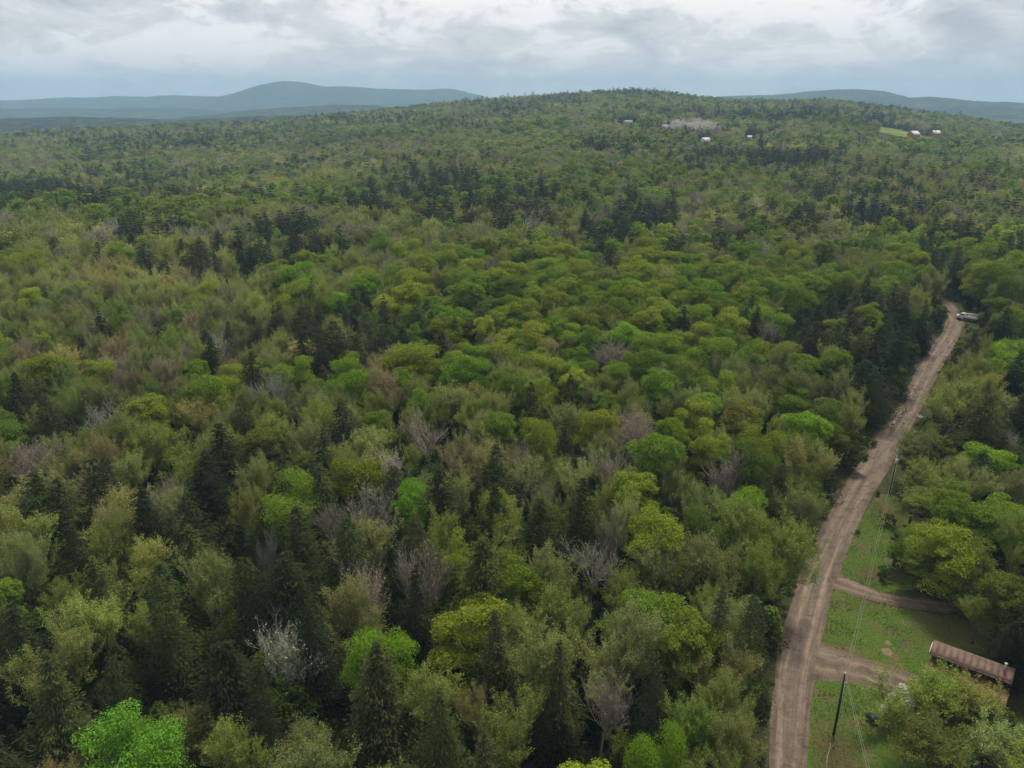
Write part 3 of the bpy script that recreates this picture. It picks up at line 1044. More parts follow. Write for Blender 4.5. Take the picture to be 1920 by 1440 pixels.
def hexgrid(y0, y1, s, seed, pad=1.12):
    r = np.random.default_rng(seed)
    Y = np.arange(y0, y1, s * 0.87)
    out = []
    for k, y in enumerate(Y):
        half = (y * CT + 75 * ST) / F * 960 * pad + 22
        x = np.arange(-half, half, s) + (k % 2) * s / 2
        out.append(np.stack([x, np.full(len(x), y)], 1))
    P = np.concatenate(out)
    return P + r.uniform(-0.36, 0.36, P.shape) * s


def kind_probs(P, H=14):
    x, y = P[:, 0], P[:, 1]
    z = height(x, y) + H
    px, py, dep = project(np.stack([x, y, z], 1))
    con = 0.018 + 0.80 * np.clip((fbm(x, y, 110, 71, 3) - 0.60) * 10, 0, 1)
    near_w = np.clip((py - 760) / 260, 0, 1) * np.clip((1150 - px) / 350, 0, 1)
    con = np.maximum(con * 0.75, near_w * 0.60)
    for a, b, c, d, s in STANDS:
        con = np.maximum(con, s * np.exp(-(((px - a) / c) ** 2 + ((py - b) / d) ** 2) * 1.2) * np.clip((fbm(x, y, 50, 78, 2) - 0.25) * 7, 0.05, 1.4))
    green = np.clip(1.3 - np.hypot((px - 1180) / 620, (py - 590) / 170), 0.0, 0.8)
    green = np.maximum(green, np.clip((px - 1450) / 400, 0, 0.55) * (py > 430))
    gn = np.clip((fbm(x, y, 130, 91, 3) - 0.46) * 5, 0, 0.75)
    green = np.maximum(green, gn * 0.65 + 0.08)
    bare = 0.09 + 0.18 * np.clip((fbm(x, y, 80, 55, 3) - 0.5) * 4, 0, 1)
    return px, py, dep, np.clip(con, 0, 0.93), green, bare


def choose(P, seed):
    r = np.random.default_rng(seed)
    px, py, dep, con, green, bare = kind_probs(P)
    a = r.random(len(P))
    b = r.random(len(P))
    k = np.where(a < con, 3, np.where(b < green, 0, np.where(b < green + bare * (1 - green), 2, 1)))
    far = P[:, 1] > 420
    k = np.where((k == 3) & far & (r.random(len(P)) < 0.05), 4, k)
    return k, px, py, dep


KN = ['leafy', 'budding', 'bare', 'conifer', 'pine']
HK = {'leafy': (14, 21.5), 'budding': (14, 21), 'bare': (14, 21), 'conifer': (13, 23), 'pine': (21, 28), 'shrub': (2.2, 4.2)}
TP = {'leafy': [0.2, 0.2, 0.26, 0.12, 0.16, 0.06], 'budding': [0.24, 0.22, 0.23, 0.22, 0.06, 0.03], 'bare': [0.35, 0.3, 0.25, 0.1], 'conifer': [0.4, 0.25, 0.22, 0.13], 'pine': [0.5, 0.5], 'shrub': [0.6, 0.4]}

HOUSE_C = ground(1815, 1262, 3.0)[:2]


def clear_ground(P):
    ok = (path_dist(P, ROADP) > 4.6) & (path_dist(P, DRIVE_A) > 4.0) & (path_dist(P, DRIVE_B) > 4.5)
    for L in LAWNS:
        ok &= ~in_poly(P, L)
    return ok & (np.hypot(P[:, 0] - HOUSE_C[0], P[:, 1] - HOUSE_C[1]) > 9.5)




def pick_tint(kind, x, y, r):
    """Neighbours of a kind tend to share their colour."""
    q = 0.55 * np.clip((fbm(x, y, 70, 301 + len(kind), 2) - 0.5) * 2.2 + 0.5, 0, 1) + 0.45 * r.random()
    return int(min(np.searchsorted(np.cumsum(TP[kind]), q), len(TP[kind]) - 1))


NEAR_Y = 235.0
P = hexgrid(34, NEAR_Y, 7.3, 21)
P = P[clear_ground(P)]
hand = np.array([[t[1], t[2], min(t[4], 5)] for t in trees])
dh = np.hypot(P[:, None, 0] - hand[None, :, 0], P[:, None, 1] - hand[None, :, 1])
P = P[(dh > (hand[None, :, 2] * 0.6 + 2.7)).all(1)]
ks, px_, py_, dp_ = choose(P, 22)
for (x, y), k in zip(P, ks):
    kind = KN[k]
    v = int(tr.integers(0, len(DATA[kind])))
    hi, rr = DATA[kind][v][2:]
    H0 = tr.uniform(*HK[kind]) * 0.88
    sxy = H0 / hi * tr.uniform(0.95, 1.35)
    if kind == 'conifer':
        sxy *= 1.18
    ti = pick_tint(kind, x, y, tr)
    px0, py0, dep0 = project((x, y, H0))
    if px0 < -140 or px0 > 2060 or py0 > 1560:
        continue
    ok = False
    for shrink in (1, 0.75, 0.5, 0.32):
        if not blocks_view((x, y), H0 * shrink, rr * sxy * shrink * 1.2):
            ok = True
            break
    if not ok:
        continue
    H0 *= shrink
    trees.append([kind, x, y, H0, rr * sxy * shrink, ti, v, tr.uniform(0, 6.28), H0 / hi, sxy * shrink])

# ------------------------------------------------------------------ link the single trees
NOUN = {'leafy': ('leafy_tree', 'leafy tree'), 'budding': ('budding_tree', 'budding tree'), 'bare': ('bare_tree', 'bare tree'), 'conifer': ('conifer_tree', 'conifer'), 'pine': ('pine_tree', 'pine'), 'shrub': ('shrub', 'shrub')}
GROUPS = {'leafy': 'leafy trees of the near woods', 'budding': 'budding trees of the near woods', 'bare': 'bare trees of the near woods', 'conifer': 'conifers of the near woods', 'pine': 'pines of the near woods', 'shrub': 'shrubs by the road'}
TWIGC = {'leafy': None}
placed, leftover = [], []
for t in trees:
    px0, py0, d0 = project((t[1], t[2], t[3] * 0.85))
    inside = -10 < px0 < 1930 and py0 < 1450
    (placed if inside else leftover).append((t, float(px0), float(py0)))
placed.sort(key=lambda q: -q[0][4] / math.hypot(q[0][1], q[0][2], CAMZ))
cnt = {}
keep = []
for q in placed:
    k = q[0][0]
    cnt[k] = cnt.get(k, 0) + 1
    (keep if cnt[k] <= 300 else leftover).append(q)
placed = keep


def set_tint(o, c):
    o['tint'] = [float(v) for v in c]


roots = []
tv = np.random.default_rng(77)
for t, px0, py0 in placed:
    kind, x, y, H0, Rw, ti, v, rot, sz, sxy = t
    tm, cm, hi, rr = DATA[kind][v]
    root = empty(NOUN[kind][0], (x, y, float(height(x, y)) - 0.05), rot)
    e_ = tv.uniform(0.88, 1.14)
    root.scale = (sxy * e_, sxy / e_, sz)
    root.rotation_euler = (tv.normal(0, 0.035), tv.normal(0, 0.035), rot)
    c = vary(TINT[kind][ti][1], tv)
    for nm, me in (('trunk', tm), ('crown', cm)):
        o = bpy.data.objects.new(nm, me)
        COL.objects.link(o)
        o.parent = root
        set_tint(o, c)
    roots.append(root)

# labels: look, neighbour, and where in the woods it stands
ROWS = [(1180, 'bottom edge'), (1020, 'lower woods'), (880, 'lower middle'), (750, 'middle woods'), (650, 'upper middle'), (0, 'upper woods')]
COLS = [(240, 'far left'), (480, 'left'), (720, 'left of centre'), (960, 'just left of centre'), (1180, 'just right of centre'), (1400, 'right of centre'), (3000, 'right')]
NUM = ['first', 'second', 'third', 'fourth', 'fifth', 'sixth', 'seventh', 'eighth', 'ninth', 'tenth', 'eleventh', 'twelfth', 'thirteenth', 'fourteenth', 'fifteenth', 'sixteenth', 'seventeenth', 'eighteenth', 'nineteenth', 'twentieth']
info = []
xy = np.array([(t[1], t[2]) for t, _, _ in placed])
for n, (t, px0, py0) in enumerate(placed):
    kind = t[0]
    d = np.hypot(xy[:, 0] - t[1], xy[:, 1] - t[2])
    d[n] = 1e9
    m = int(d.argmin())
    look = TINT[kind][t[5]][0] + ' ' + NOUN[kind][1]
    nb = TINT[placed[m][0][0]][placed[m][0][5]][0] + ' ' + NOUN[placed[m][0][0]][1]
    le = np.interp(py0, ROADBAND[:, 0], ROADBAND[:, 1])
    ri = np.interp(py0, ROADBAND[:, 0], ROADBAND[:, 2])
    row = next(b for a, b in ROWS if py0 >= a)
    if px0 > ri - 12 and py0 > 560:
        reg = 'right of road, ' + row
    elif px0 > le - 130 and py0 > 560:
        reg = 'left roadside, ' + row
    else:
        reg = row + ', ' + next(b for a, b in COLS if px0 < a)
    info.append([look, nb, reg, px0, py0, t])
seen_l = {}
for q in info:
    q.append(f'{q[0]} beside a {q[1]}, {q[2]}')
    seen_l[q[-1]] = seen_l.get(q[-1], 0) + 1
by_reg = {}
for n, q in enumerate(info):
    by_reg.setdefault((q[0], q[2]), []).append(n)
for (look, reg), ns in by_reg.items():
    ns.sort(key=lambda n: info[n][3])
    for k, n in enumerate(ns):
        q = info[n]
        if len(ns) == 1:
            lab = f'only {look} in this part of the woods, {reg}'
        elif seen_l[q[-1]] == 1 and len(q[-1].split()) <= 16:
            lab = q[-1]
        else:
            lab = f'{look}, {NUM[min(k, 19)]} from left of its kind, {reg}'
        if len(lab.split()) > 16:
            lab = f'{look}, {NUM[min(k, 19)]} of its kind from left, {reg}'.replace('just ', '') if len(ns) > 1 else f'only {look} of its kind, {reg}'
        kind = q[5][0]
        tag(roots[n], lab, NOUN[kind][1], GROUPS[kind])

# ------------------------------------------------------------------ the rest of the woods: one mass, far more trees than could be told apart
LIB = bpy.data.collections.new('forest_kinds')      # shapes the mass is made of; not linked to the scene
lib_n, LIBI = 0, {}


def lib_add(key, parts, leafm, bark):
    global lib_n
    T, C = parts
    mb = MB()
    for src in (T, C):
        off = mb.n
        mb.v += src.v
        for kk in src.f:
            mb.f.setdefault(kk, []).extend(f + off for f in src.f[kk])
            mb.m.setdefault(kk, []).extend(src.m[kk])
        mb.n += src.n
    o = mb.build('tree_shape_%03d' % lib_n, [M[bark], M[leafm], M['twig']], link=False)
    LIB.objects.link(o)
    V = np.concatenate(mb.v)
    LIBI.setdefault(key, []).append((lib_n, V[:, 2].max(), np.percentile(np.hypot(V[:, 0], V[:, 1]), 93)))
    lib_n += 1


for kind in ('leafy', 'budding', 'bare', 'conifer', 'pine', 'shrub'):
    for (parts, lm, bk, H, R) in PROTO[kind]:
        lib_add((kind, 0), parts, lm, bk)
for q in range(5):
    H, R = [(16, 4.6), (17, 5.2), (15, 4.2), (17, 4.4), (16, 5.4)][q]
    lib_add(('leafy', 1), leafy_parts(600 + q, H, R, 60 + 6 * q, 4600, 0.32, 0.12, 0.8), 'leaf', 'bark')
    lib_add(('leafy', 2), leafy_parts(640 + q, H, R, 44, 1300, 0.60, 0.08, 0.85), 'leaf', 'bark')
    B1 = [(1, 0, 0, 5), (8, 0.40, 0.005, 3), (7, 0.25, 0.003, 3), (5, 0.15, 0.0016, 2)]
    lib_add(('budding', 1), branchy_parts(700 + q, 17, B1, (0.8, 1.1, 0.5, 0.7, 0.9)[q], [0, 0.75, 0.65, 0.6], (0.04, 0.03), (12, 9, 0.27, 0.32)), 'leaf', 'bark')
    lib_add(('bare', 1), branchy_parts(720 + q, 17, B1, (0.6, 0.9, 0.5, 0.8, 0.7)[q], [0, 0.8, 0.65, 0.6], (0.06, 0.045), (4, 1, 0.20, 0.2)), 'twig', 'palebark')
    B2 = [(1, 0, 0, 5), (7, 0.42, 0.005, 3), (7, 0.28, 0.003, 2)]
    lib_add(('budding', 2), branchy_parts(740 + q, 17, B2, 0.8, [0, 0.8, 0.7], (0.09,), (14, 30, 0.55, 0.6)), 'leaf', 'bark')
    lib_add(('bare', 2), branchy_parts(760 + q, 17, B2, 0.7, [0, 0.8, 0.7], (0.11,), (12, 16, 0.40, 0.6)), 'twig', 'palebark')
    H, R, p = [(18, 4.4, 0.7), (19, 5.0, 0.65), (16, 4.0, 0.75), (18, 5.2, 0.58), (20, 4.3, 0.8)][q]
    lib_add(('conifer', 1), conifer_parts(800 + q, H, R, 28, 8, 14, 0.55, 0.05, p, 0.3), 'needle', 'bark')
    lib_add(('conifer', 2), conifer_parts(820 + q, H, R, 15, 7, 6, 1.1, 0.05, p, 0.3), 'needle', 'bark')
    lib_add(('pine', 1), conifer_parts(840 + q, 23 + q % 2 * 2, 4.5, 22, 7, 18, 0.7, 0.12, 0.6, 0.12, 0.12, 0.35), 'needle', 'bark')
    lib_add(('pine', 2), conifer_parts(860 + q, 23 + q % 2 * 2, 4.5, 17, 6, 8, 1.1, 0.12, 0.6, 0.15, 0.1, 0.35), 'needle', 'bark')

pts, idx, scl, rot, tin = [], [], [], [], []
TC = {k: (np.array([c for _, c in v]), np.array(TP[k])) for k, v in TINT.items()}
FIELD_C = ground(1676, 248, 23)
FIELD_C = np.array([205 * 0 + (1676 - 960) / (F / CT) * 1400, 1400.0])
FIELD_C = np.array([(1672 - 960) / (F / CT) * 1400, 1420.0])
GROVE = np.array([(1292 - 960) / (F / CT) * 1420, 1420.0])
CLEAR = []           # clearings round the far farms and houses: x, y, half width, half depth


def px_on_land(px, py, y0=600, y1=2200):
    """Walk out along a sight line until it meets the land."""
    a, b = (px - 960) / F, (py - 720) / F
    d = np.array([a, CT - b * ST, -ST - b * CT])
    t = np.linspace(y0, y1, 3000) / d[1]
    Pz = CAMZ + d[2] * t
    h = height(d[0] * t, d[1] * t)
    k = int(np.argmax(Pz < h)) if (Pz < h).any() else len(t) - 1
    return np.array([d[0] * t[k], d[1] * t[k], h[k]])


FAR = {  # far buildings: where the photograph shows them
    'white_house': px_on_land(1322, 268), 'small_white': px_on_land(1405, 261), 'long_house': px_on_land(1176, 233), 'grey_house': px_on_land(1246, 245),
    'barn_a': px_on_land(1712, 258), 'barn_b': px_on_land(1753, 257)}
for k, p in FAR.items():
    CLEAR.append((p[0], p[1] - 26, 15, 36))
FIELD_C = px_on_land(1672, 248)
CLEAR.append((FIELD_C[0], FIELD_C[1], 52, 150))
GROVE = px_on_land(1292, 252)
# young growth in front of the farms keeps them in sight: x, y, z of what shows, half width
SIGHTS = [(FAR['white_house'], 8, 2.0), (FAR['small_white'], 6, 1.5), (FAR['long_house'], 12, 2.5), (FAR['grey_house'], 6, 3.0), (FAR['barn_a'], 12, 1.5), (FAR['barn_b'], 10, 2.0),
          (FIELD_C + np.array([-12.0, -60.0, -3.0]), 34, 0.0)]


def sight_cap(x, y, z):
    cap = 99.0
    for T, hw, lift in SIGHTS:
        t = y / T[1]
        if 0.6 < t < 1.0 and abs(x - T[0] * t) < hw + 4:
            cap = min(cap, CAMZ + (T[2] + lift - CAMZ) * t - z)
    return cap




def add_mass(P, lod, seed, size=1.0, kinds=None):
    r = np.random.default_rng(seed)
    for cx_, cy_, a, b in CLEAR:
        P = P[((P[:, 0] - cx_) / a) ** 2 + ((P[:, 1] - cy_) / b) ** 2 > 1]
    k, px, py, dep = choose(P, seed + 1)
    g = (((P[:, 0] - GROVE[0]) / 46) ** 2 + ((P[:, 1] - GROVE[1]) / 70) ** 2) < 1
    z = height(P[:, 0], P[:, 1])
    # stands share a cast of colour
    cast = fbm(P[:, 0], P[:, 1], 120, 201, 3)
    for i in range(len(P)):
        kind = 'bare' if g[i] else KN[k[i]]
        cap = sight_cap(P[i, 0], P[i, 1], z[i])
        if cap < 3.0:
            continue
        cand = LIBI[(kind, lod)]
        n, hi, rr = cand[r.integers(0, len(cand))]
        H0 = r.uniform(*HK[kind])
        if r.random() < 0.2:
            H0 *= 0.75
        H0 = min(H0, cap)
        s = H0 / hi * size
        w = s * (r.uniform(0.92, 1.32) if lod < 2 else r.uniform(1.05, 1.5))
        if kind == 'conifer':
            w *= 1.22
        cols, pr = TC[kind]
        c = np.array(vary(cols[pick_tint(kind, P[i, 0], P[i, 1], r)], r, 0.11)) * (0.8 + 0.4 * cast[i])
        if g[i]:
            c = np.array([0.52, 0.47, 0.42]) * r.uniform(0.85, 1.15)
        pts.append((P[i, 0], P[i, 1], z[i] - 0.1))
        idx.append(n)
        e = r.uniform(0.85, 1.18)
        scl.append((w * e, w / e, s))
        rot.append(r.uniform(0, 6.28))
        tin.append((*c, 1.0))


for t, _, _ in leftover:
    kind, x, y, H0, Rw, ti, v, ro, sz, sxy = t
    pts.append((x, y, float(height(x, y)) - 0.05))
    idx.append(LIBI[(kind, 0)][v][0])
    scl.append((sxy, sxy, sz))
    rot.append(ro)
    tin.append((*vary(TINT[kind][ti][1], tv), 1.0))


def ring(y0, y1, s, seed, lod, size=1.0):
    P = hexgrid(y0, y1, s, seed)
    P = P[(path_dist(P, ROADP) > 5.5) & (P[:, 1] >= y0)]
    if y0 < 340:
        ok = np.array([not blocks_view(p, 16, 4.5) for p in P])
        P = P[ok]
    hr, ry = ridge(P[:, 0], P[:, 1])
    P = P[P[:, 1] < ry + 130]
    add_mass(P, lod, seed, size)


ring(NEAR_Y, 340, 7.9, 31, 0)
ring(340, 800, 8.2, 32, 1)
ring(800, 1400, 9.8, 33, 2)
ring(1400, 2250, 10.6, 34, 2, 1.08)
# beyond the ridge on the left: the valley's woods, as far as crowns still show
Pv = hexgrid(1500, 4200, 17, 36, 1.1)
hr, ry = ridge(Pv[:, 0], Pv[:, 1])
u = Pv[:, 0] / Pv[:, 1]
Pv = Pv[(Pv[:, 1] > ry + 130) & (u < 0.05) & (fbm(Pv[:, 0], Pv[:, 1], 260, 61, 3) > 0.40)]
add_mass(Pv, 2, 37, 1.15)

# undergrowth beneath the near trees and along the road
Pu = hexgrid(40, 330, 3.4, 41)
du = path_dist(Pu, ROADP)
Pu = Pu[(du > 3.2) & (path_dist(Pu, DRIVE_A) > 2.6) & (path_dist(Pu, DRIVE_B) > 4.0)]
inl = np.zeros(len(Pu), bool)
for L in LAWNS[:2]:
    inl |= in_poly(Pu, L)
Pu = Pu[~inl & (np.hypot(Pu[:, 0] - HOUSE_C[0], Pu[:, 1] - HOUSE_C[1]) > 8)]
r = np.random.default_rng(43)
Pu = Pu[r.random(len(Pu)) < 0.62]
for x, y in Pu:
    n, hi, rr = LIBI[('shrub', 0)][r.integers(0, 3)]
    s = r.uniform(0.35, 1.0)
    if blocks_view((x, y), hi * s, rr * s):
        s *= 0.35
        if blocks_view((x, y), hi * s, rr * s):
            continue
    pts.append((x, y, float(height(x, y)) - 0.1))
    idx.append(n)
    scl.append((s * r.uniform(0.8, 1.3), s * r.uniform(0.8, 1.3), s))
    rot.append(r.uniform(0, 6.28))
    cols, pr = TC['shrub']
    tin.append((*vary(cols[r.choice(2, p=pr)], r, 0.2), 1.0))


# young trees filling the gaps beneath the canopy
Py = hexgrid(40, 330, 5.6, 51)
Py = Py[clear_ground(Py)]
ry_ = np.random.default_rng(53)
for x, y in Py:
    kind = ['leafy', 'budding', 'conifer'][ry_.choice(3, p=[0.36, 0.24, 0.40])]
    n, hi, rr = LIBI[(kind, 1)][ry_.integers(0, 5)]
    s = ry_.uniform(5.0, 9.5) / hi
    w = s * ry_.uniform(1.0, 1.5)
    if blocks_view((x, y), hi * s, rr * w * 1.1):
        continue
    pts.append((x, y, float(height(x, y)) - 0.1))
    idx.append(n)
    scl.append((w, w, s))
    rot.append(ry_.uniform(0, 6.28))
    cols, pr = TC[kind]
    tin.append((*vary(tuple(np.array(cols[3 if kind != 'conifer' else 1]) * 0.75), ry_, 0.2), 1.0))  # leaf tint darkened to paint in the shade of the canopy gaps


def forest_mass():
    me = bpy.data.meshes.new('forest')
    me.vertices.add(len(pts))
    me.vertices.foreach_set('co', np.array(pts, np.float32).ravel())
    for nm, typ, key, arr in (('kind_index', 'INT', 'value', np.array(idx, np.int32)), ('tree_scale', 'FLOAT_VECTOR', 'vector', np.array(scl, np.float32)),
                              ('turn', 'FLOAT', 'value', np.array(rot, np.float32)), ('tint', 'FLOAT_COLOR', 'color', np.array(tin, np.float32))):
        at = me.attributes.new(nm, typ, 'POINT')
        at.data.foreach_set(key, arr.ravel())
    me.update()
    ob = bpy.data.objects.new('forest', me)
    COL.objects.link(ob)
    ob['kind'] = 'stuff'
    ob['label'] = 'mixed spring woods covering the hills beyond the near trees'
    ng = bpy.data.node_groups.new('forest', 'GeometryNodeTree')
    ng.interface.new_socket('Geometry', in_out='INPUT', socket_type='NodeSocketGeometry')
    ng.interface.new_socket('Geometry', in_out='OUTPUT', socket_type='NodeSocketGeometry')
    n, l = ng.nodes, ng.links
    gi, go = n.new('NodeGroupInput'), n.new('NodeGroupOutput')
    ci = n.new('GeometryNodeCollectionInfo')
    ci.inputs['Collection'].default_value = LIB
    ci.inputs['Separate Children'].default_value = True
    ci.inputs['Reset Children'].default_value = True
    iop = n.new('GeometryNodeInstanceOnPoints')
    iop.inputs['Pick Instance'].default_value = True

    def named(nm, typ):
        a = n.new('GeometryNodeInputNamedAttribute')
        a.data_type = typ
        a.inputs['Name'].default_value = nm
        return a.outputs[0]
    l.new(gi.outputs[0], iop.inputs['Points'])
    l.new(ci.outputs[0], iop.inputs['Instance'])
    l.new(named('kind_index', 'INT'), iop.inputs['Instance Index'])
    l.new(named('tree_scale', 'FLOAT_VECTOR'), iop.inputs['Scale'])
    cx = n.new('ShaderNodeCombineXYZ')
    l.new(named('turn', 'FLOAT'), cx.inputs[2])
    l.new(cx.outputs[0], iop.inputs['Rotation'])
    l.new(iop.outputs[0], go.inputs[0])
    md = ob.modifiers.new('forest', 'NODES')
    md.node_group = ng
    return ob


forest_mass()
print('TREES', {k: v for k, v in cnt.items()}, 'placed', len(placed), 'mass', len(pts))

# ------------------------------------------------------------------ materials of built things
M['roof_brown'] = noisy('weathered_brown_roof', (0.095, 0.058, 0.044), (0.165, 0.108, 0.085), 0.9, 0.7, 0.01)
M['roof_rust'] = noisy('rusted_roof', (0.15, 0.085, 0.05), (0.26, 0.15, 0.085), 1.1, 0.85, 0.01)
M['wall_grey'] = noisy('grey_siding', (0.27, 0.28, 0.28), (0.43, 0.44, 0.43), 1.6, 0.85)
M['wall_white'] = noisy('white_siding', (0.58, 0.58, 0.56), (0.68, 0.68, 0.66), 0.8, 0.8)
M['wall_red'] = noisy('barn_red', (0.26, 0.04, 0.035), (0.36, 0.065, 0.05), 0.5, 0.85)
M['wall_dark'] = noisy('dark_boards', (0.02, 0.018, 0.016), (0.05, 0.043, 0.038), 2.0, 0.9)
M['roof_metal'] = noisy('pale_metal_roof', (0.44, 0.45, 0.46), (0.56, 0.57, 0.58), 0.4, 0.5)
M['roof_grey'] = noisy('grey_shingle', (0.20, 0.20, 0.20), (0.30, 0.30, 0.29), 0.8, 0.85)
M['wood'] = noisy('raw_wood', (0.22, 0.17, 0.11), (0.36, 0.29, 0.20), 3.0, 0.85)
M['pole'] = noisy('tarred_pole', (0.020, 0.017, 0.014), (0.045, 0.037, 0.03), 3.0, 0.85)
M['grey_pole'] = noisy('weathered_pole', (0.16, 0.15, 0.13), (0.28, 0.26, 0.23), 3.0, 0.85)
M['metal'] = noisy('galvanised', (0.38, 0.39, 0.40), (0.52, 0.53, 0.54), 4.0, 0.45, 0.0, 0.3)
M['wire'] = noisy('wire', (0.17, 0.175, 0.14), (0.22, 0.225, 0.18), 1.0, 0.5)
M['porcelain'] = noisy('porcelain', (0.6, 0.6, 0.58), (0.72, 0.72, 0.7), 5.0, 0.3, spec=0.5)
M['truck_white'] = noisy('truck_white', (0.68, 0.69, 0.70), (0.80, 0.80, 0.80), 0.9, 0.35, spec=0.5)
M['truck_grey'] = noisy('truck_grey', (0.22, 0.23, 0.24), (0.36, 0.37, 0.38), 1.5, 0.5)
M['rubber'] = noisy('rubber', (0.012, 0.012, 0.012), (0.03, 0.03, 0.03), 4.0, 0.8)
M['black'] = noisy('black_plastic', (0.008, 0.008, 0.009), (0.02, 0.02, 0.022), 3.0, 0.5)
M['teal'] = noisy('teal_plastic', (0.008, 0.030, 0.028), (0.015, 0.05, 0.045), 3.0, 0.5)
M['glass'] = noisy('window_glass', (0.012, 0.014, 0.016), (0.02, 0.024, 0.028), 0.6, 0.08, spec=0.6)
M['amber'] = noisy('amber_lens', (0.5, 0.2, 0.02), (0.6, 0.25, 0.03), 3.0, 0.3)
M['litter'] = noisy('dead_leaves', (0.075, 0.045, 0.025), (0.19, 0.125, 0.07), 3.5, 0.95, 0.06)
M['earth'] = noisy('bare_earth', (0.12, 0.09, 0.055), (0.21, 0.16, 0.10), 3.0, 0.95, 0.04)
mf, ntf, bf = new_mat('meadow')
ff = noise_node(ntf, 0.035, 5)
ntf.links.new(ramp_node(ntf, ff, [(0.35, (0.075, 0.12, 0.03)), (0.5, (0.13, 0.17, 0.035)), (0.66, (0.19, 0.21, 0.05))]), bf.inputs['Base Color'])
bf.inputs['Roughness'].default_value = 1.0
bf.inputs['Specular IOR Level'].default_value = 0.0
M['meadow'] = mf
mw, ntw, bw = new_mat('puddle_water')
bw.inputs['Base Color'].default_value = (0.05, 0.045, 0.04, 1)
bw.inputs['Roughness'].default_value = 0.03
bw.inputs['Specular IOR Level'].default_value = 1.0
bump(ntw, bw, noise_node(ntw, 2.0, 2), 0.05, 0.01)
M['water'] = mw


def part(mb, name, mat, parent, smooth=False):
    return mb.build(name, [M[mat]], parent, smooth)


# ------------------------------------------------------------------ the house by the lower driveway
def build_house():
    A, B = ground(1750, 1203, 4.9), ground(1903, 1258, 4.9)
    ax = B - A
    L = float(np.linalg.norm(ax[:2]))
    rz = math.atan2(ax[1], ax[0])
    h = empty('house', (A[0], A[1], 0), rz)          # x along the ridge, -y towards the road side
    tag(h, 'long brown metal roofed house half hidden behind budding trees', 'house')
    D1, D2 = 1.9, 5.0
    part(MB().box((L / 2, -D2 / 2 + 0.1, 1.15), (L - 0.5, D2 - 0.5, 2.3)), 'wall', 'wall_grey', h)
    part(MB().box((L / 2, -D1 / 2 - 0.05, 3.25), (L - 0.56, D1 - 0.5, 1.88)), 'clerestory', 'wall_dark', h)
    n = 12
    roof = part(MB().box((L / 2, -D1 / 2, 4.45), (L - 0.1, D1 + 0.1, 0.06)), 'roof', 'roof_brown', h)
    w = L / n
    sheet = None
    th = math.atan2(0.62, D1 + 0.5)
    for k in range(n):
        mb = MB()
        y0, z0, y1, z1 = 0.18, 4.95, -D1 - 0.42, 4.27
        for (za, zb) in ((0, 0.03),):
            v = [(k * w + 0.004, y0, z0), ((k + 1) * w - 0.004, y0, z0), ((k + 1) * w - 0.004, y1, z1), (k * w + 0.004, y1, z1)]
            top = [(x, y, z + 0.04) for x, y, z in v]
            mb.add(v + top, [[0, 1, 2, 3], [7, 6, 5, 4], [0, 4, 5, 1], [1, 5, 6, 2], [2, 6, 7, 3], [3, 7, 4, 0]])
        mb.box((k * w + 0.03, (y0 + y1) / 2, (z0 + z1) / 2 + 0.06), (0.05, 0.01, 0.01))
        part(mb, 'roof_sheet', 'roof_brown', roof)
    part(MB().box((L / 2, 0.22, 4.93), (L + 0.06, 0.08, 0.16)), 'fascia', 'wood', h)
    part(MB().box((-0.05, -D1 / 2 - 0.1, 4.62), (0.07, D1 + 0.55, 0.14)), 'barge_board', 'wall_white', h)
    low = part(MB().box((L / 2, -(D1 + D2) / 2 + 0.1, 2.45), (L - 0.3, 0.3, 0.10)), 'porch_roof', 'roof_rust', h)
    n2 = 10
    w2 = (L - 0.1) / n2
    for k in range(n2):
        y0, z0, y1, z1 = -D1 + 0.12, 3.25 + 0.01 * (k % 2), -D2 - 0.25, 2.34 + 0.01 * (k % 3)
        v = [(k * w2 + 0.06, y0, z0), ((k + 1) * w2 + 0.04, y0, z0), ((k + 1) * w2 + 0.04, y1, z1), (k * w2 + 0.06, y1, z1)]
        top = [(x, y, z + 0.035) for x, y, z in v]
        mb = MB()
        mb.add(v + top, [[0, 1, 2, 3], [7, 6, 5, 4], [0, 4, 5, 1], [1, 5, 6, 2], [2, 6, 7, 3], [3, 7, 4, 0]])
        part(mb, 'roof_sheet', 'roof_rust', low)
    for k in range(7):
        x = 0.9 + k * (L - 1.8) / 6
        f = part(MB().box((x, -D1 + 0.19, 3.75), (1.1, 0.05, 0.62)), 'window', 'wood', h)
        part(MB().box((x, -D1 + 0.155, 3.75), (0.96, 0.04, 0.5)), 'pane', 'glass', f)
    for x in (1.6, 5.0, L - 1.6):
        f = part(MB().box((x, -D2 + 0.33, 1.35), (1.25, 0.06, 1.05)), 'window', 'wall_white', h)
        part(MB().box((x, -D2 + 0.29, 1.35), (1.05, 0.05, 0.85)), 'pane', 'glass', f)
    d = part(MB().box((L * 0.63, -D2 + 0.33, 1.02), (0.95, 0.06, 2.02)), 'door', 'wall_white', h)
    part(MB().tube([(L * 0.63 + 0.36, -D2 + 0.27, 1.02), (L * 0.63 + 0.36, -D2 + 0.20, 1.02)], 0.035, 6), 'handle', 'metal', d)
    part(MB().tube([(L - 1.1, -0.5, 4.6), (L - 1.1, -0.5, 5.75)], 0.13, 8).tube([(L - 1.1, -0.5, 5.75), (L - 1.1, -0.5, 5.9)], 0.2, 8), 'stovepipe', 'metal', h)


build_house()


# ------------------------------------------------------------------ poles and lines
def solve_height(bx, by, ty):
    b = ground(bx, by)
    a, c = (ty - 720) / F, None
    d = np.array([CT - a * ST, -ST - a * CT])
    return CAMZ + d[1] * b[1] / d[0]


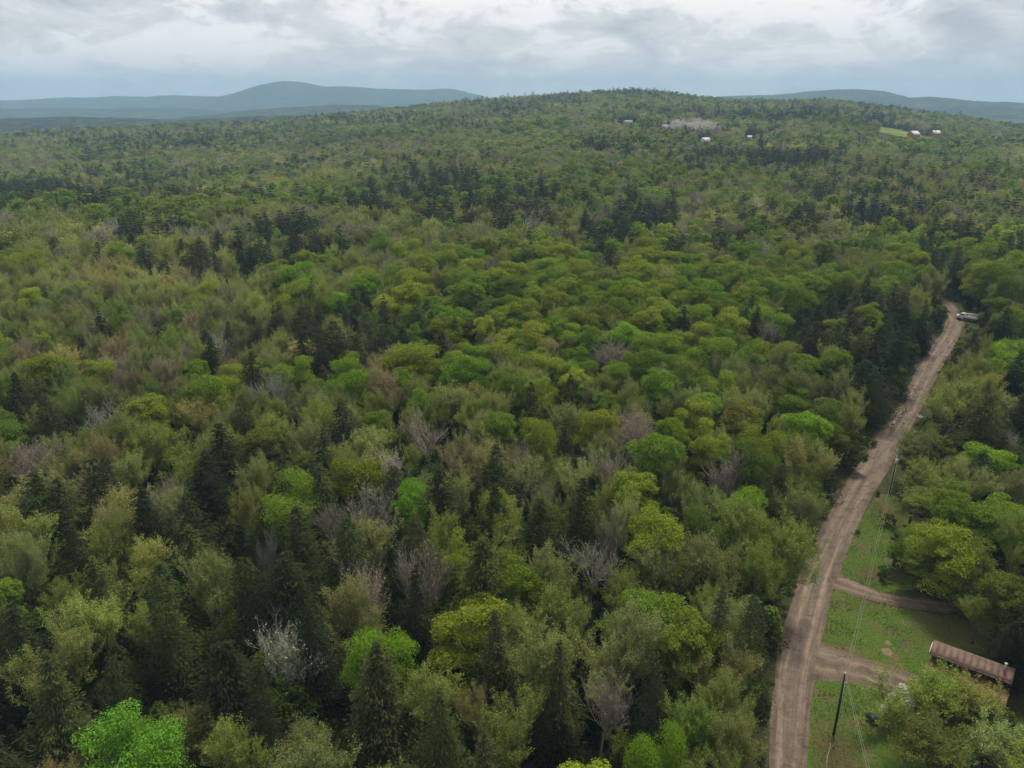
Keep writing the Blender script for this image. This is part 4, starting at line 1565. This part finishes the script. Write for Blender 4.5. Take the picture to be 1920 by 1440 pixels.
def utility_pole(bx, by, ty, label, transformer=False, hgt=None):
    b = ground(bx, by)
    h = hgt or solve_height(bx, by, ty)
    o = empty('utility_pole', (b[0], b[1], 0))
    tag(o, label, 'utility pole', 'utility poles along the road')
    part(MB().tube([(0, 0, -0.4), (0.01, 0, h * 0.5), (0, 0.01, h)], [0.165, 0.14, 0.11], 10), 'shaft', 'pole', o)
    part(MB().tube([(0, 0, h), (0, 0, h + 0.12), (0, 0, h + 0.2), (0, 0, h + 0.3)], [0.05, 0.09, 0.09, 0.06], 8), 'insulator', 'porcelain', o)
    part(MB().tube([(0.13, 0, h - 1.3), (0.32, 0, h - 1.28)], 0.035, 6).tube([(0.32, 0, h - 1.36), (0.32, 0, h - 1.2)], 0.07, 8), 'bracket', 'metal', o)
    part(MB().box((0.16, -0.12, 1.7), (0.10, 0.16, 0.42)).tube([(0.16, -0.10, 1.9), (0.15, -0.08, h - 1.4)], 0.025, 5), 'meter_box', 'metal', o)
    if transformer:
        t = part(MB().tube([(-0.10, -0.34, h - 1.15), (-0.10, -0.34, h - 1.1), (-0.10, -0.34, h - 0.3), (-0.10, -0.34, h - 0.22)], [0.24, 0.28, 0.28, 0.2], 12), 'transformer', 'metal', o, True)
        part(MB().tube([(-0.10, -0.34, h - 0.22), (-0.10, -0.34, h + 0.02)], [0.06, 0.045], 8), 'bushing', 'porcelain', t)
    return b, h


p1, h1 = utility_pole(1563, 1378, 1264, 'dark utility pole on the grass below the lower driveway')
p2, h2 = utility_pole(1668, 926, 857, 'utility pole with grey transformer at the right edge of the road bend', True)
W = ground(1744, 748, 9.0)
d23 = (W - [p2[0], p2[1], 9.0])[:2]
p3 = p2[:2] + d23 / np.linalg.norm(d23) * 62
p3[0] += 3.0
p3px = project((p3[0], p3[1], 0))
p3, h3 = utility_pole(float(p3px[0]), float(p3px[1]), 0, 'utility pole among the trees right of the straight road stretch', False, 9.5)
W0 = ground(1624, 1440, 8.3)
d01 = (W0[:2] - p1[:2])
p0 = p1[:2] + d01 / np.linalg.norm(d01) * 48


def line(a, b, sag, radius, label):
    t = np.linspace(0, 1, 22)
    a, b = np.asarray(a, float), np.asarray(b, float)
    p = a[None] + (b - a)[None] * t[:, None]
    p[:, 2] -= sag * 4 * t * (1 - t)
    o = MB().tube(p, radius, 5).build('power_line', [M['wire']])
    tag(o, label, 'wire', 'power lines between the poles')


q = lambda p, h, dx=0.0, dz=0.0: (p[0] + dx, p[1], h + dz)
line(q(p1, h1, 0, 0.28), q(p2, h2, 0, 0.28), 0.7, 0.016, 'upper wire over the lawn between the two dark poles')
line(q(p1, h1, 0.32, -1.2), q(p2, h2, 0.32, -1.2), 0.8, 0.018, 'lower wire over the lawn between the two dark poles')
line(q(p2, h2, 0, 0.28), q(p3, h3, 0, 0.28), 0.8, 0.019, 'upper wire running on above the road past the bend')
line(q(p2, h2, 0.32, -1.2), q(p3, h3, 0.32, -1.2), 0.9, 0.021, 'lower wire running on above the road past the bend')
line(q(p1, h1, 0, 0.28), (p0[0], p0[1], h1 + 0.3), 0.6, 0.018, 'upper wire from the near pole towards the bottom edge')
line(q(p1, h1, 0.32, -1.2), (p0[0] + 0.3, p0[1], h1 - 1.2), 0.7, 0.020, 'lower wire from the near pole towards the bottom edge')
g = MB().tube([q(p2, h2, 0.1, -0.4), (p2[0] + 4.6, p2[1] - 1.0, 0)], 0.03, 5).build('guy_wire', [M['pole']])
tag(g, 'slanting guy wire bracing the pole at the road bend', 'wire')

lb = ground(1397, 1312)
lh = solve_height(1397, 1312, 1233)
lp = empty('lamp_post', (lb[0], lb[1], 0))
tag(lp, 'thin grey post with a white lamp head left of the road', 'lamp post')
part(MB().tube([(0, 0, -0.3), (0.01, 0, lh * 0.5), (0, 0, lh)], [0.095, 0.085, 0.07], 8), 'shaft', 'grey_pole', lp)
part(MB().tube([(0, 0, lh - 0.12), (0.7, 0, lh + 0.02), (1.3, 0, lh - 0.08)], 0.03, 6), 'arm', 'metal', lp)
part(MB().tube([(0, 0, lh - 0.04), (0, 0, lh + 0.10), (0, 0, lh + 0.22), (0, 0, lh + 0.28)], [0.13, 0.2, 0.18, 0.06], 10), 'lamp_head', 'porcelain', lp, True)


# ------------------------------------------------------------------ truck, bins, planks
def build_truck():
    a, b = ground(1793, 598), ground(1829, 604)
    d = a - b
    rz = math.atan2(d[1], d[0])
    c = (a + b) / 2
    o = empty('truck', (c[0] + 0.3, c[1] - 0.2, 0.08), rz)
    o.scale = (0.88, 0.95, 1.0)         # +x is the front
    tag(o, 'white work truck with a boom on its flat bed where the road bends', 'truck')
    part(MB().box((-0.3, 0, 0.72), (7.4, 0.9, 0.26)), 'chassis', 'rubber', o)
    cab = MB()
    prof = [(3.05, 0.75), (3.05, 1.75), (2.35, 2.55), (1.15, 2.62), (1.05, 0.75)]
    v = [(x, -1.08 + 0.1 * (z > 1.8), z) for x, z in prof] + [(x, 1.08 - 0.1 * (z > 1.8), z) for x, z in prof]
    n = len(prof)
    cab.add(v, [[k, k + n, (k + 1) % n + n, (k + 1) % n] for k in range(n)])
    cab.f.setdefault(n, []).append(np.array([list(range(n)), list(range(2 * n - 1, n - 1, -1))]))
    cab.m.setdefault(n, []).append(np.zeros(2))
    cb = part(cab, 'cab', 'truck_white', o)
    ws_ = MB()
    ws_.add([(3.04, -0.88, 1.80), (3.04, 0.88, 1.80), (2.44, 0.82, 2.48), (2.44, -0.82, 2.48)], [[0, 1, 2, 3]])
    w_ = part(ws_, 'windscreen', 'glass', cb)
    w_.location = (0.025, 0, 0.02)
    for s in (-1, 1):
        m = MB()
        m.add([(1.3, s * 1.0, 1.75), (2.65, s * 1.0, 1.75), (2.3, s * 1.0, 2.42), (1.3, s * 1.0, 2.42)], [[0, 1, 2, 3]])
        sw = part(m, 'side_window', 'glass', cb)
        sw.location = (0, s * 0.09, 0)
        dr = part(MB().box((1.95, s * 1.09, 1.25), (1.25, 0.03, 0.95)), 'door', 'truck_white', cb)
        part(MB().box((1.5, s * 1.12, 1.45), (0.18, 0.04, 0.05)), 'handle', 'black', dr)
        part(MB().box((2.75, s * 1.32, 1.95), (0.1, 0.22, 0.4)), 'mirror', 'black', o)
        part(MB().box((4.06, s * 0.78, 1.1), (0.06, 0.28, 0.2)), 'headlight', 'porcelain', o)
    hd = MB().box((3.52, 0, 1.22), (1.05, 1.9, 0.95), taper=0.86)
    part(hd, 'hood', 'truck_white', o)
    part(MB().box((4.03, 0, 1.15), (0.05, 1.15, 0.5)), 'grille', 'black', o)
    part(MB().box((4.12, 0, 0.72), (0.16, 2.2, 0.26)), 'bumper', 'truck_grey', o)
    part(MB().box((-1.55, 0, 1.02), (4.9, 2.3, 0.14)), 'bed', 'truck_grey', o)
    for s in (-1, 1):
        for k in range(4):
            part(MB().box((-3.35 + k * 1.2, s * 0.93, 1.47), (1.12, 0.46, 0.74)), 'tool_box', 'truck_white', o)
    part(MB().box((0.45, 0, 1.75), (0.55, 1.2, 1.3)), 'boom_turret', 'truck_grey', o)
    part(MB().box((-1.35, 0.25, 2.62), (5.2, 0.34, 0.36), ry=0.05), 'boom', 'truck_white', o)
    part(MB().box((-1.25, -0.35, 2.35), (4.4, 0.26, 0.26), ry=0.03), 'boom', 'truck_white', o)
    part(MB().box((-3.75, -0.75, 2.2), (0.75, 0.7, 1.0), taper=1.06), 'bucket', 'truck_white', o)
    part(MB().box((2.0, 0, 2.72), (0.25, 0.9, 0.12)), 'beacon', 'amber', o)
    for x in (3.1, -1.9, -2.95):
        for s in (-1, 1):
            t = part(MB().tube([(x, s * 0.82, 0.5), (x, s * 1.12, 0.5)], 0.5, 16), 'wheel', 'rubber', o)
            part(MB().tube([(x, s * 1.115, 0.5), (x, s * 1.15, 0.5)], 0.27, 12), 'rim', 'truck_grey', t)


build_truck()
bb = ground(1812, 624)
bn = empty('trash_bin', (bb[0] + 0.6, bb[1], 0.0), 0.5)
tag(bn, 'black lidded bin at the road edge below the white truck', 'bin')
part(MB().box((0, 0, 0.62), (1.15, 1.0, -1.1), taper=0.82), 'body', 'black', bn)
lid = part(MB().box((0, 0, 1.22), (1.24, 1.1, 0.1), taper=0.9), 'lid', 'black', bn)
part(MB().tube([(-0.5, -0.6, 1.1), (0.5, -0.6, 1.1)], 0.035, 6), 'handle', 'black', lid)
for s in (-1, 1):
    part(MB().tube([(s * 0.45, 0.36, 0.14), (s * 0.55, 0.36, 0.14)], 0.14, 10), 'wheel', 'rubber', bn)

tb = ground(1635, 1352)
tl = empty('garden_barrow', (tb[0], tb[1], 0.0), 1.9)
tag(tl, 'dark teal garden barrow on the grass right of the near pole', 'barrow')
part(MB().box((0, 0, 0.58), (1.15, 0.75, 0.42), taper=1.25), 'tray', 'teal', tl)
for s in (-1, 1):
    part(MB().tube([(0.75, s * 0.12, 0.26), (-0.3, s * 0.3, 0.38), (-1.15, s * 0.34, 0.62)], 0.03, 6), 'handle', 'wood', tl)
    part(MB().tube([(-0.35, s * 0.3, 0.38), (-0.45, s * 0.32, 0.0)], 0.025, 6), 'leg', 'metal', tl)
wh = part(MB().tube([(0.75, -0.06, 0.2), (0.75, 0.06, 0.2)], 0.2, 14), 'wheel', 'rubber', tl)
part(MB().tube([(0.75, -0.07, 0.2), (0.75, 0.07, 0.2)], 0.09, 10), 'rim', 'metal', wh)

pa, pb = ground(1616, 1269), ground(1654, 1287)
pk = empty('plank', ((pa[0] + pb[0]) / 2, (pa[1] + pb[1]) / 2, 0.07), math.atan2(pb[1] - pa[1], pb[0] - pa[0]))
tag(pk, 'pale weathered planks lying on the lower driveway', 'plank')
Lp = float(np.linalg.norm(pb - pa))
part(MB().box((0, 0.1, 0.025), (Lp, 0.17, 0.05)), 'board', 'wood', pk)
part(MB().box((0.25, -0.12, 0.03), (Lp * 0.8, 0.16, 0.05), 0.05), 'board', 'wood', pk)
sa, sb = ground(1557, 1393), ground(1549, 1440)
st = MB().tube([(*sa[:2], 0.08), *[(*(sa + (sb - sa) * t)[:2] + np.array([0.12 * math.sin(9 * t), 0]), 0.1) for t in (0.3, 0.6)], (*sb[:2], 0.06)], [0.03, 0.06, 0.07, 0.05], 6)
st.tube([(*(sa + (sb - sa) * 0.35)[:2], 0.1), (*(sa + (sb - sa) * 0.1)[:2] + np.array([0.6, 0.1]), 0.2)], [0.04, 0.015], 5)
tag(st.build('fallen_branch', [M['wood']]), 'pale fallen branch on dead leaves below the near pole', 'branch')


def blotch(name, px, py, rx, ry, z, mat, seed, label=None, rough=0.45):
    c = ground(px, py)
    th = np.linspace(0, 2 * np.pi, 40, endpoint=False)
    k = 1 + (fbm(np.cos(th) * 2 + seed * 7, np.sin(th) * 2, 0.9, seed, 3) - 0.5) * 2 * rough
    v = np.stack([c[0] + rx * k * np.cos(th), c[1] + ry * k * np.sin(th), np.full(40, z)], 1)
    v = np.concatenate([v, [[c[0], c[1], z]]])
    f = [[j, (j + 1) % 40, 40] for j in range(40)]
    return structure(mesh_obj(name, v, [f], [M[mat]]))



lr_ = np.random.default_rng(91)
lc = []
for px, py, rx, ry, n_ in ((1566, 1415, 1.7, 2.6, 2600), (1664, 962, 1.8, 4.5, 2600), (1800, 1190, 3.6, 1.7, 3000), (1650, 1078, 2.6, 1.4, 1600), (1700, 1128, 6.0, 1.0, 1500), (1860, 1175, 4.0, 3.0, 2500)):
    c_ = ground(px, py)
    p_ = lr_.normal(0, 1, (n_, 2)) * (rx, ry) + c_[:2]
    lc.append(p_[path_dist(p_, ROADP) > 2.9])
lc = np.concatenate(lc)
lc = np.column_stack([lc, lr_.uniform(0.04, 0.09, len(lc))])
nr_ = unit(lr_.normal(0, 0.35, (len(lc), 3)) + np.array([0, 0, 1.0]))
a_, b_ = frame_of(nr_, lr_)
sz_ = lr_.uniform(0.05, 0.12, len(lc))[:, None]
mbl = MB()
mbl.cards(lc, a_ * sz_, b_ * sz_ * 0.7)
dl = mbl.build('dead_leaves', [M['litter']])
dl['kind'] = 'stuff'
dl['label'] = 'brown dead leaves scattered on the grass'
blotch('bare_ground', 1664, 1222, 0.7, 0.9, 0.040, 'earth', 6)
blotch('bare_ground', 1665, 1206, 0.5, 0.5, 0.040, 'earth', 8)
blotch('puddle', 1731, 756, 1.0, 1.8, 0.118, 'water', 11)
blotch('puddle', 1726, 782, 0.75, 2.2, 0.118, 'water', 12)
blotch('puddle', 1703, 828, 0.7, 0.9, 0.118, 'water', 13)

# white flowering shrub beside the house, and shrubs on the open ground
for n_, (px, py, s, c, lab) in enumerate([
        (1688, 1362, 1.7, (0.62, 0.62, 0.56), 'white flowering shrub under the budding trees beside the lower driveway'),
        (1728, 1366, 0.7, (0.62, 0.62, 0.54), 'small white flowering shrub in front of the house'),
        (1700, 1040, 1.15, (0.07, 0.15, 0.03), 'round green shrub on the grass bank right of the road'),
        (1665, 985, 0.8, (0.12, 0.11, 0.04), 'low olive shrub at the foot of the transformer pole'),
        (1800, 1160, 0.8, (0.11, 0.14, 0.04), 'small olive shrub at the end of the upper driveway')]):
    g_ = ground(px, py)
    tm, cm, hi, rr = DATA['shrub'][n_ % 3]
    ro = empty('shrub', (g_[0], g_[1], -0.05), n_ * 1.3)
    ro.scale = (s, s, s)
    tag(ro, lab, 'shrub', 'shrubs on the open ground')
    for nm, me in (('stem', tm), ('foliage', cm)):
        o_ = bpy.data.objects.new(nm, me)
        COL.objects.link(o_)
        o_.parent = ro
        set_tint(o_, c)


# ------------------------------------------------------------------ far farms
def far_house(name, key, size, rz, wall, roof, label, cat, roof_h=2.6, lean=None, cupola=False):
    p = FAR[key]
    o = empty(name, (p[0], p[1], p[2] - 0.3), rz)
    tag(o, label, cat)
    Lx, Wy, Hz = size
    part(MB().box((0, 0, Hz / 2), (Lx, Wy, Hz)), 'wall', wall, o)
    gb = MB()
    for s in (-1, 1):
        gb.add([(s * Lx / 2 * 0.995, -Wy / 2, Hz), (s * Lx / 2 * 0.995, Wy / 2, Hz), (s * Lx / 2 * 0.995, 0, Hz + roof_h)], [[0, 1, 2]])
    part(gb, 'gable', wall, o)
    rf = MB()
    e = 0.45
    for s in (-1, 1):
        k = roof_h / (Wy / 2)
        a = [(-Lx / 2 - e, s * (Wy / 2 + e), Hz - e * k + 0.05), (Lx / 2 + e, s * (Wy / 2 + e), Hz - e * k + 0.05), (Lx / 2 + e, 0, Hz + roof_h + 0.05), (-Lx / 2 - e, 0, Hz + roof_h + 0.05)]
        b = [(x, y, z + 0.22) for x, y, z in a]
        rf.add(a + b, [[0, 1, 2, 3], [7, 6, 5, 4], [0, 4, 5, 1], [1, 5, 6, 2], [2, 6, 7, 3], [3, 7, 4, 0]])
    r_ = part(rf, 'roof', roof, o)
    part(MB().box((Lx * 0.3, 0.3, Hz + roof_h + 0.4), (0.8, 0.8, 1.5)), 'chimney' if not cupola else 'cupola', wall, r_)
    if cupola:
        r_.children[0].scale = (2.6, 2.6, 1.8)
        r_.children[0].location = (-Lx * 0.78, -0.8, -Hz * 0.75)
    nw = max(2, int(Lx / 3))
    for s in (-1, 1):
        for k in range(nw):
            x = -Lx / 2 + (k + 0.5) * Lx / nw
            w_ = part(MB().box((x, s * (Wy / 2 + 0.03), Hz * 0.55), (1.1, 0.06, 1.3)), 'window', 'wall_white', o)
            part(MB().box((x, s * (Wy / 2 + 0.07), Hz * 0.55), (0.9, 0.05, 1.1)), 'pane', 'glass', w_)
    part(MB().box((Lx / 2 + 0.04, 0, 1.1), (0.08, 1.2, 2.2)), 'door', 'wall_dark', o)


far_house('farmhouse', 'white_house', (11, 8, 4.2), 0.35, 'wall_white', 'roof_metal', 'white house with pale roof among trees halfway up the hill', 'house')
far_house('farmhouse', 'small_white', (6, 5, 3.2), -0.2, 'wall_white', 'roof_metal', 'tiny white roofed house above the dark pine stand', 'house', 1.8)
far_house('farmhouse', 'long_house', (15, 7, 3.6), 0.1, 'wall_grey', 'roof_grey', 'long grey house far up the wooded hill', 'house')
far_house('farmhouse', 'grey_house', (9, 7, 6.0), 0.2, 'wall_grey', 'roof_grey', 'small grey house left of the whitish grove', 'house')
far_house('barn', 'barn_a', (17, 11, 5.5), 0.55, 'wall_red', 'roof_metal', 'red barn with white roof at the end of the hill meadow', 'barn', 4.5)
far_house('barn', 'barn_b', (13, 9, 6.5), 0.2, 'wall_red', 'roof_metal', 'small red barn with a roof turret right of the meadow', 'barn', 4.0, None, True)

th = np.linspace(0, 2 * np.pi, 64, endpoint=False)
rings = []
for q_ in np.linspace(0.0, 1.0, 14):
    x = FIELD_C[0] + 48 * q_ * np.cos(th) * (1 + 0.1 * np.sin(3 * th))
    y = FIELD_C[1] + 140 * q_ * np.sin(th) * (1 + 0.1 * np.cos(2 * th))
    rings.append(np.stack([x, y, height(x, y) + 1.2], 1))
V = np.array(rings)
i, j = np.meshgrid(np.arange(13), np.arange(64), indexing='ij')
qd = np.stack([i * 64 + j, (i + 1) * 64 + j, (i + 1) * 64 + (j + 1) % 64, i * 64 + (j + 1) % 64], -1).reshape(-1, 4)
structure(mesh_obj('field', V.reshape(-1, 3), [qd], [M['meadow']], smooth=True))

# ------------------------------------------------------------------ the air
hz = MB().box((0, 6500, 130), (34000, 17400, 560))
mh = bpy.data.materials.new('haze')
mh.use_nodes = True
mh.node_tree.nodes.clear()
ho = mh.node_tree.nodes.new('ShaderNodeOutputMaterial')
hv = mh.node_tree.nodes.new('ShaderNodeVolumePrincipled')
hv.inputs['Color'].default_value = (0.46, 0.73, 1.0, 1)
hv.inputs['Density'].default_value = 0.000125
mh.node_tree.links.new(hv.outputs[0], ho.inputs['Volume'])
haze = hz.build('haze', [mh])
haze['kind'] = 'stuff'
haze['label'] = 'thin bluish haze over the valley and the hills'
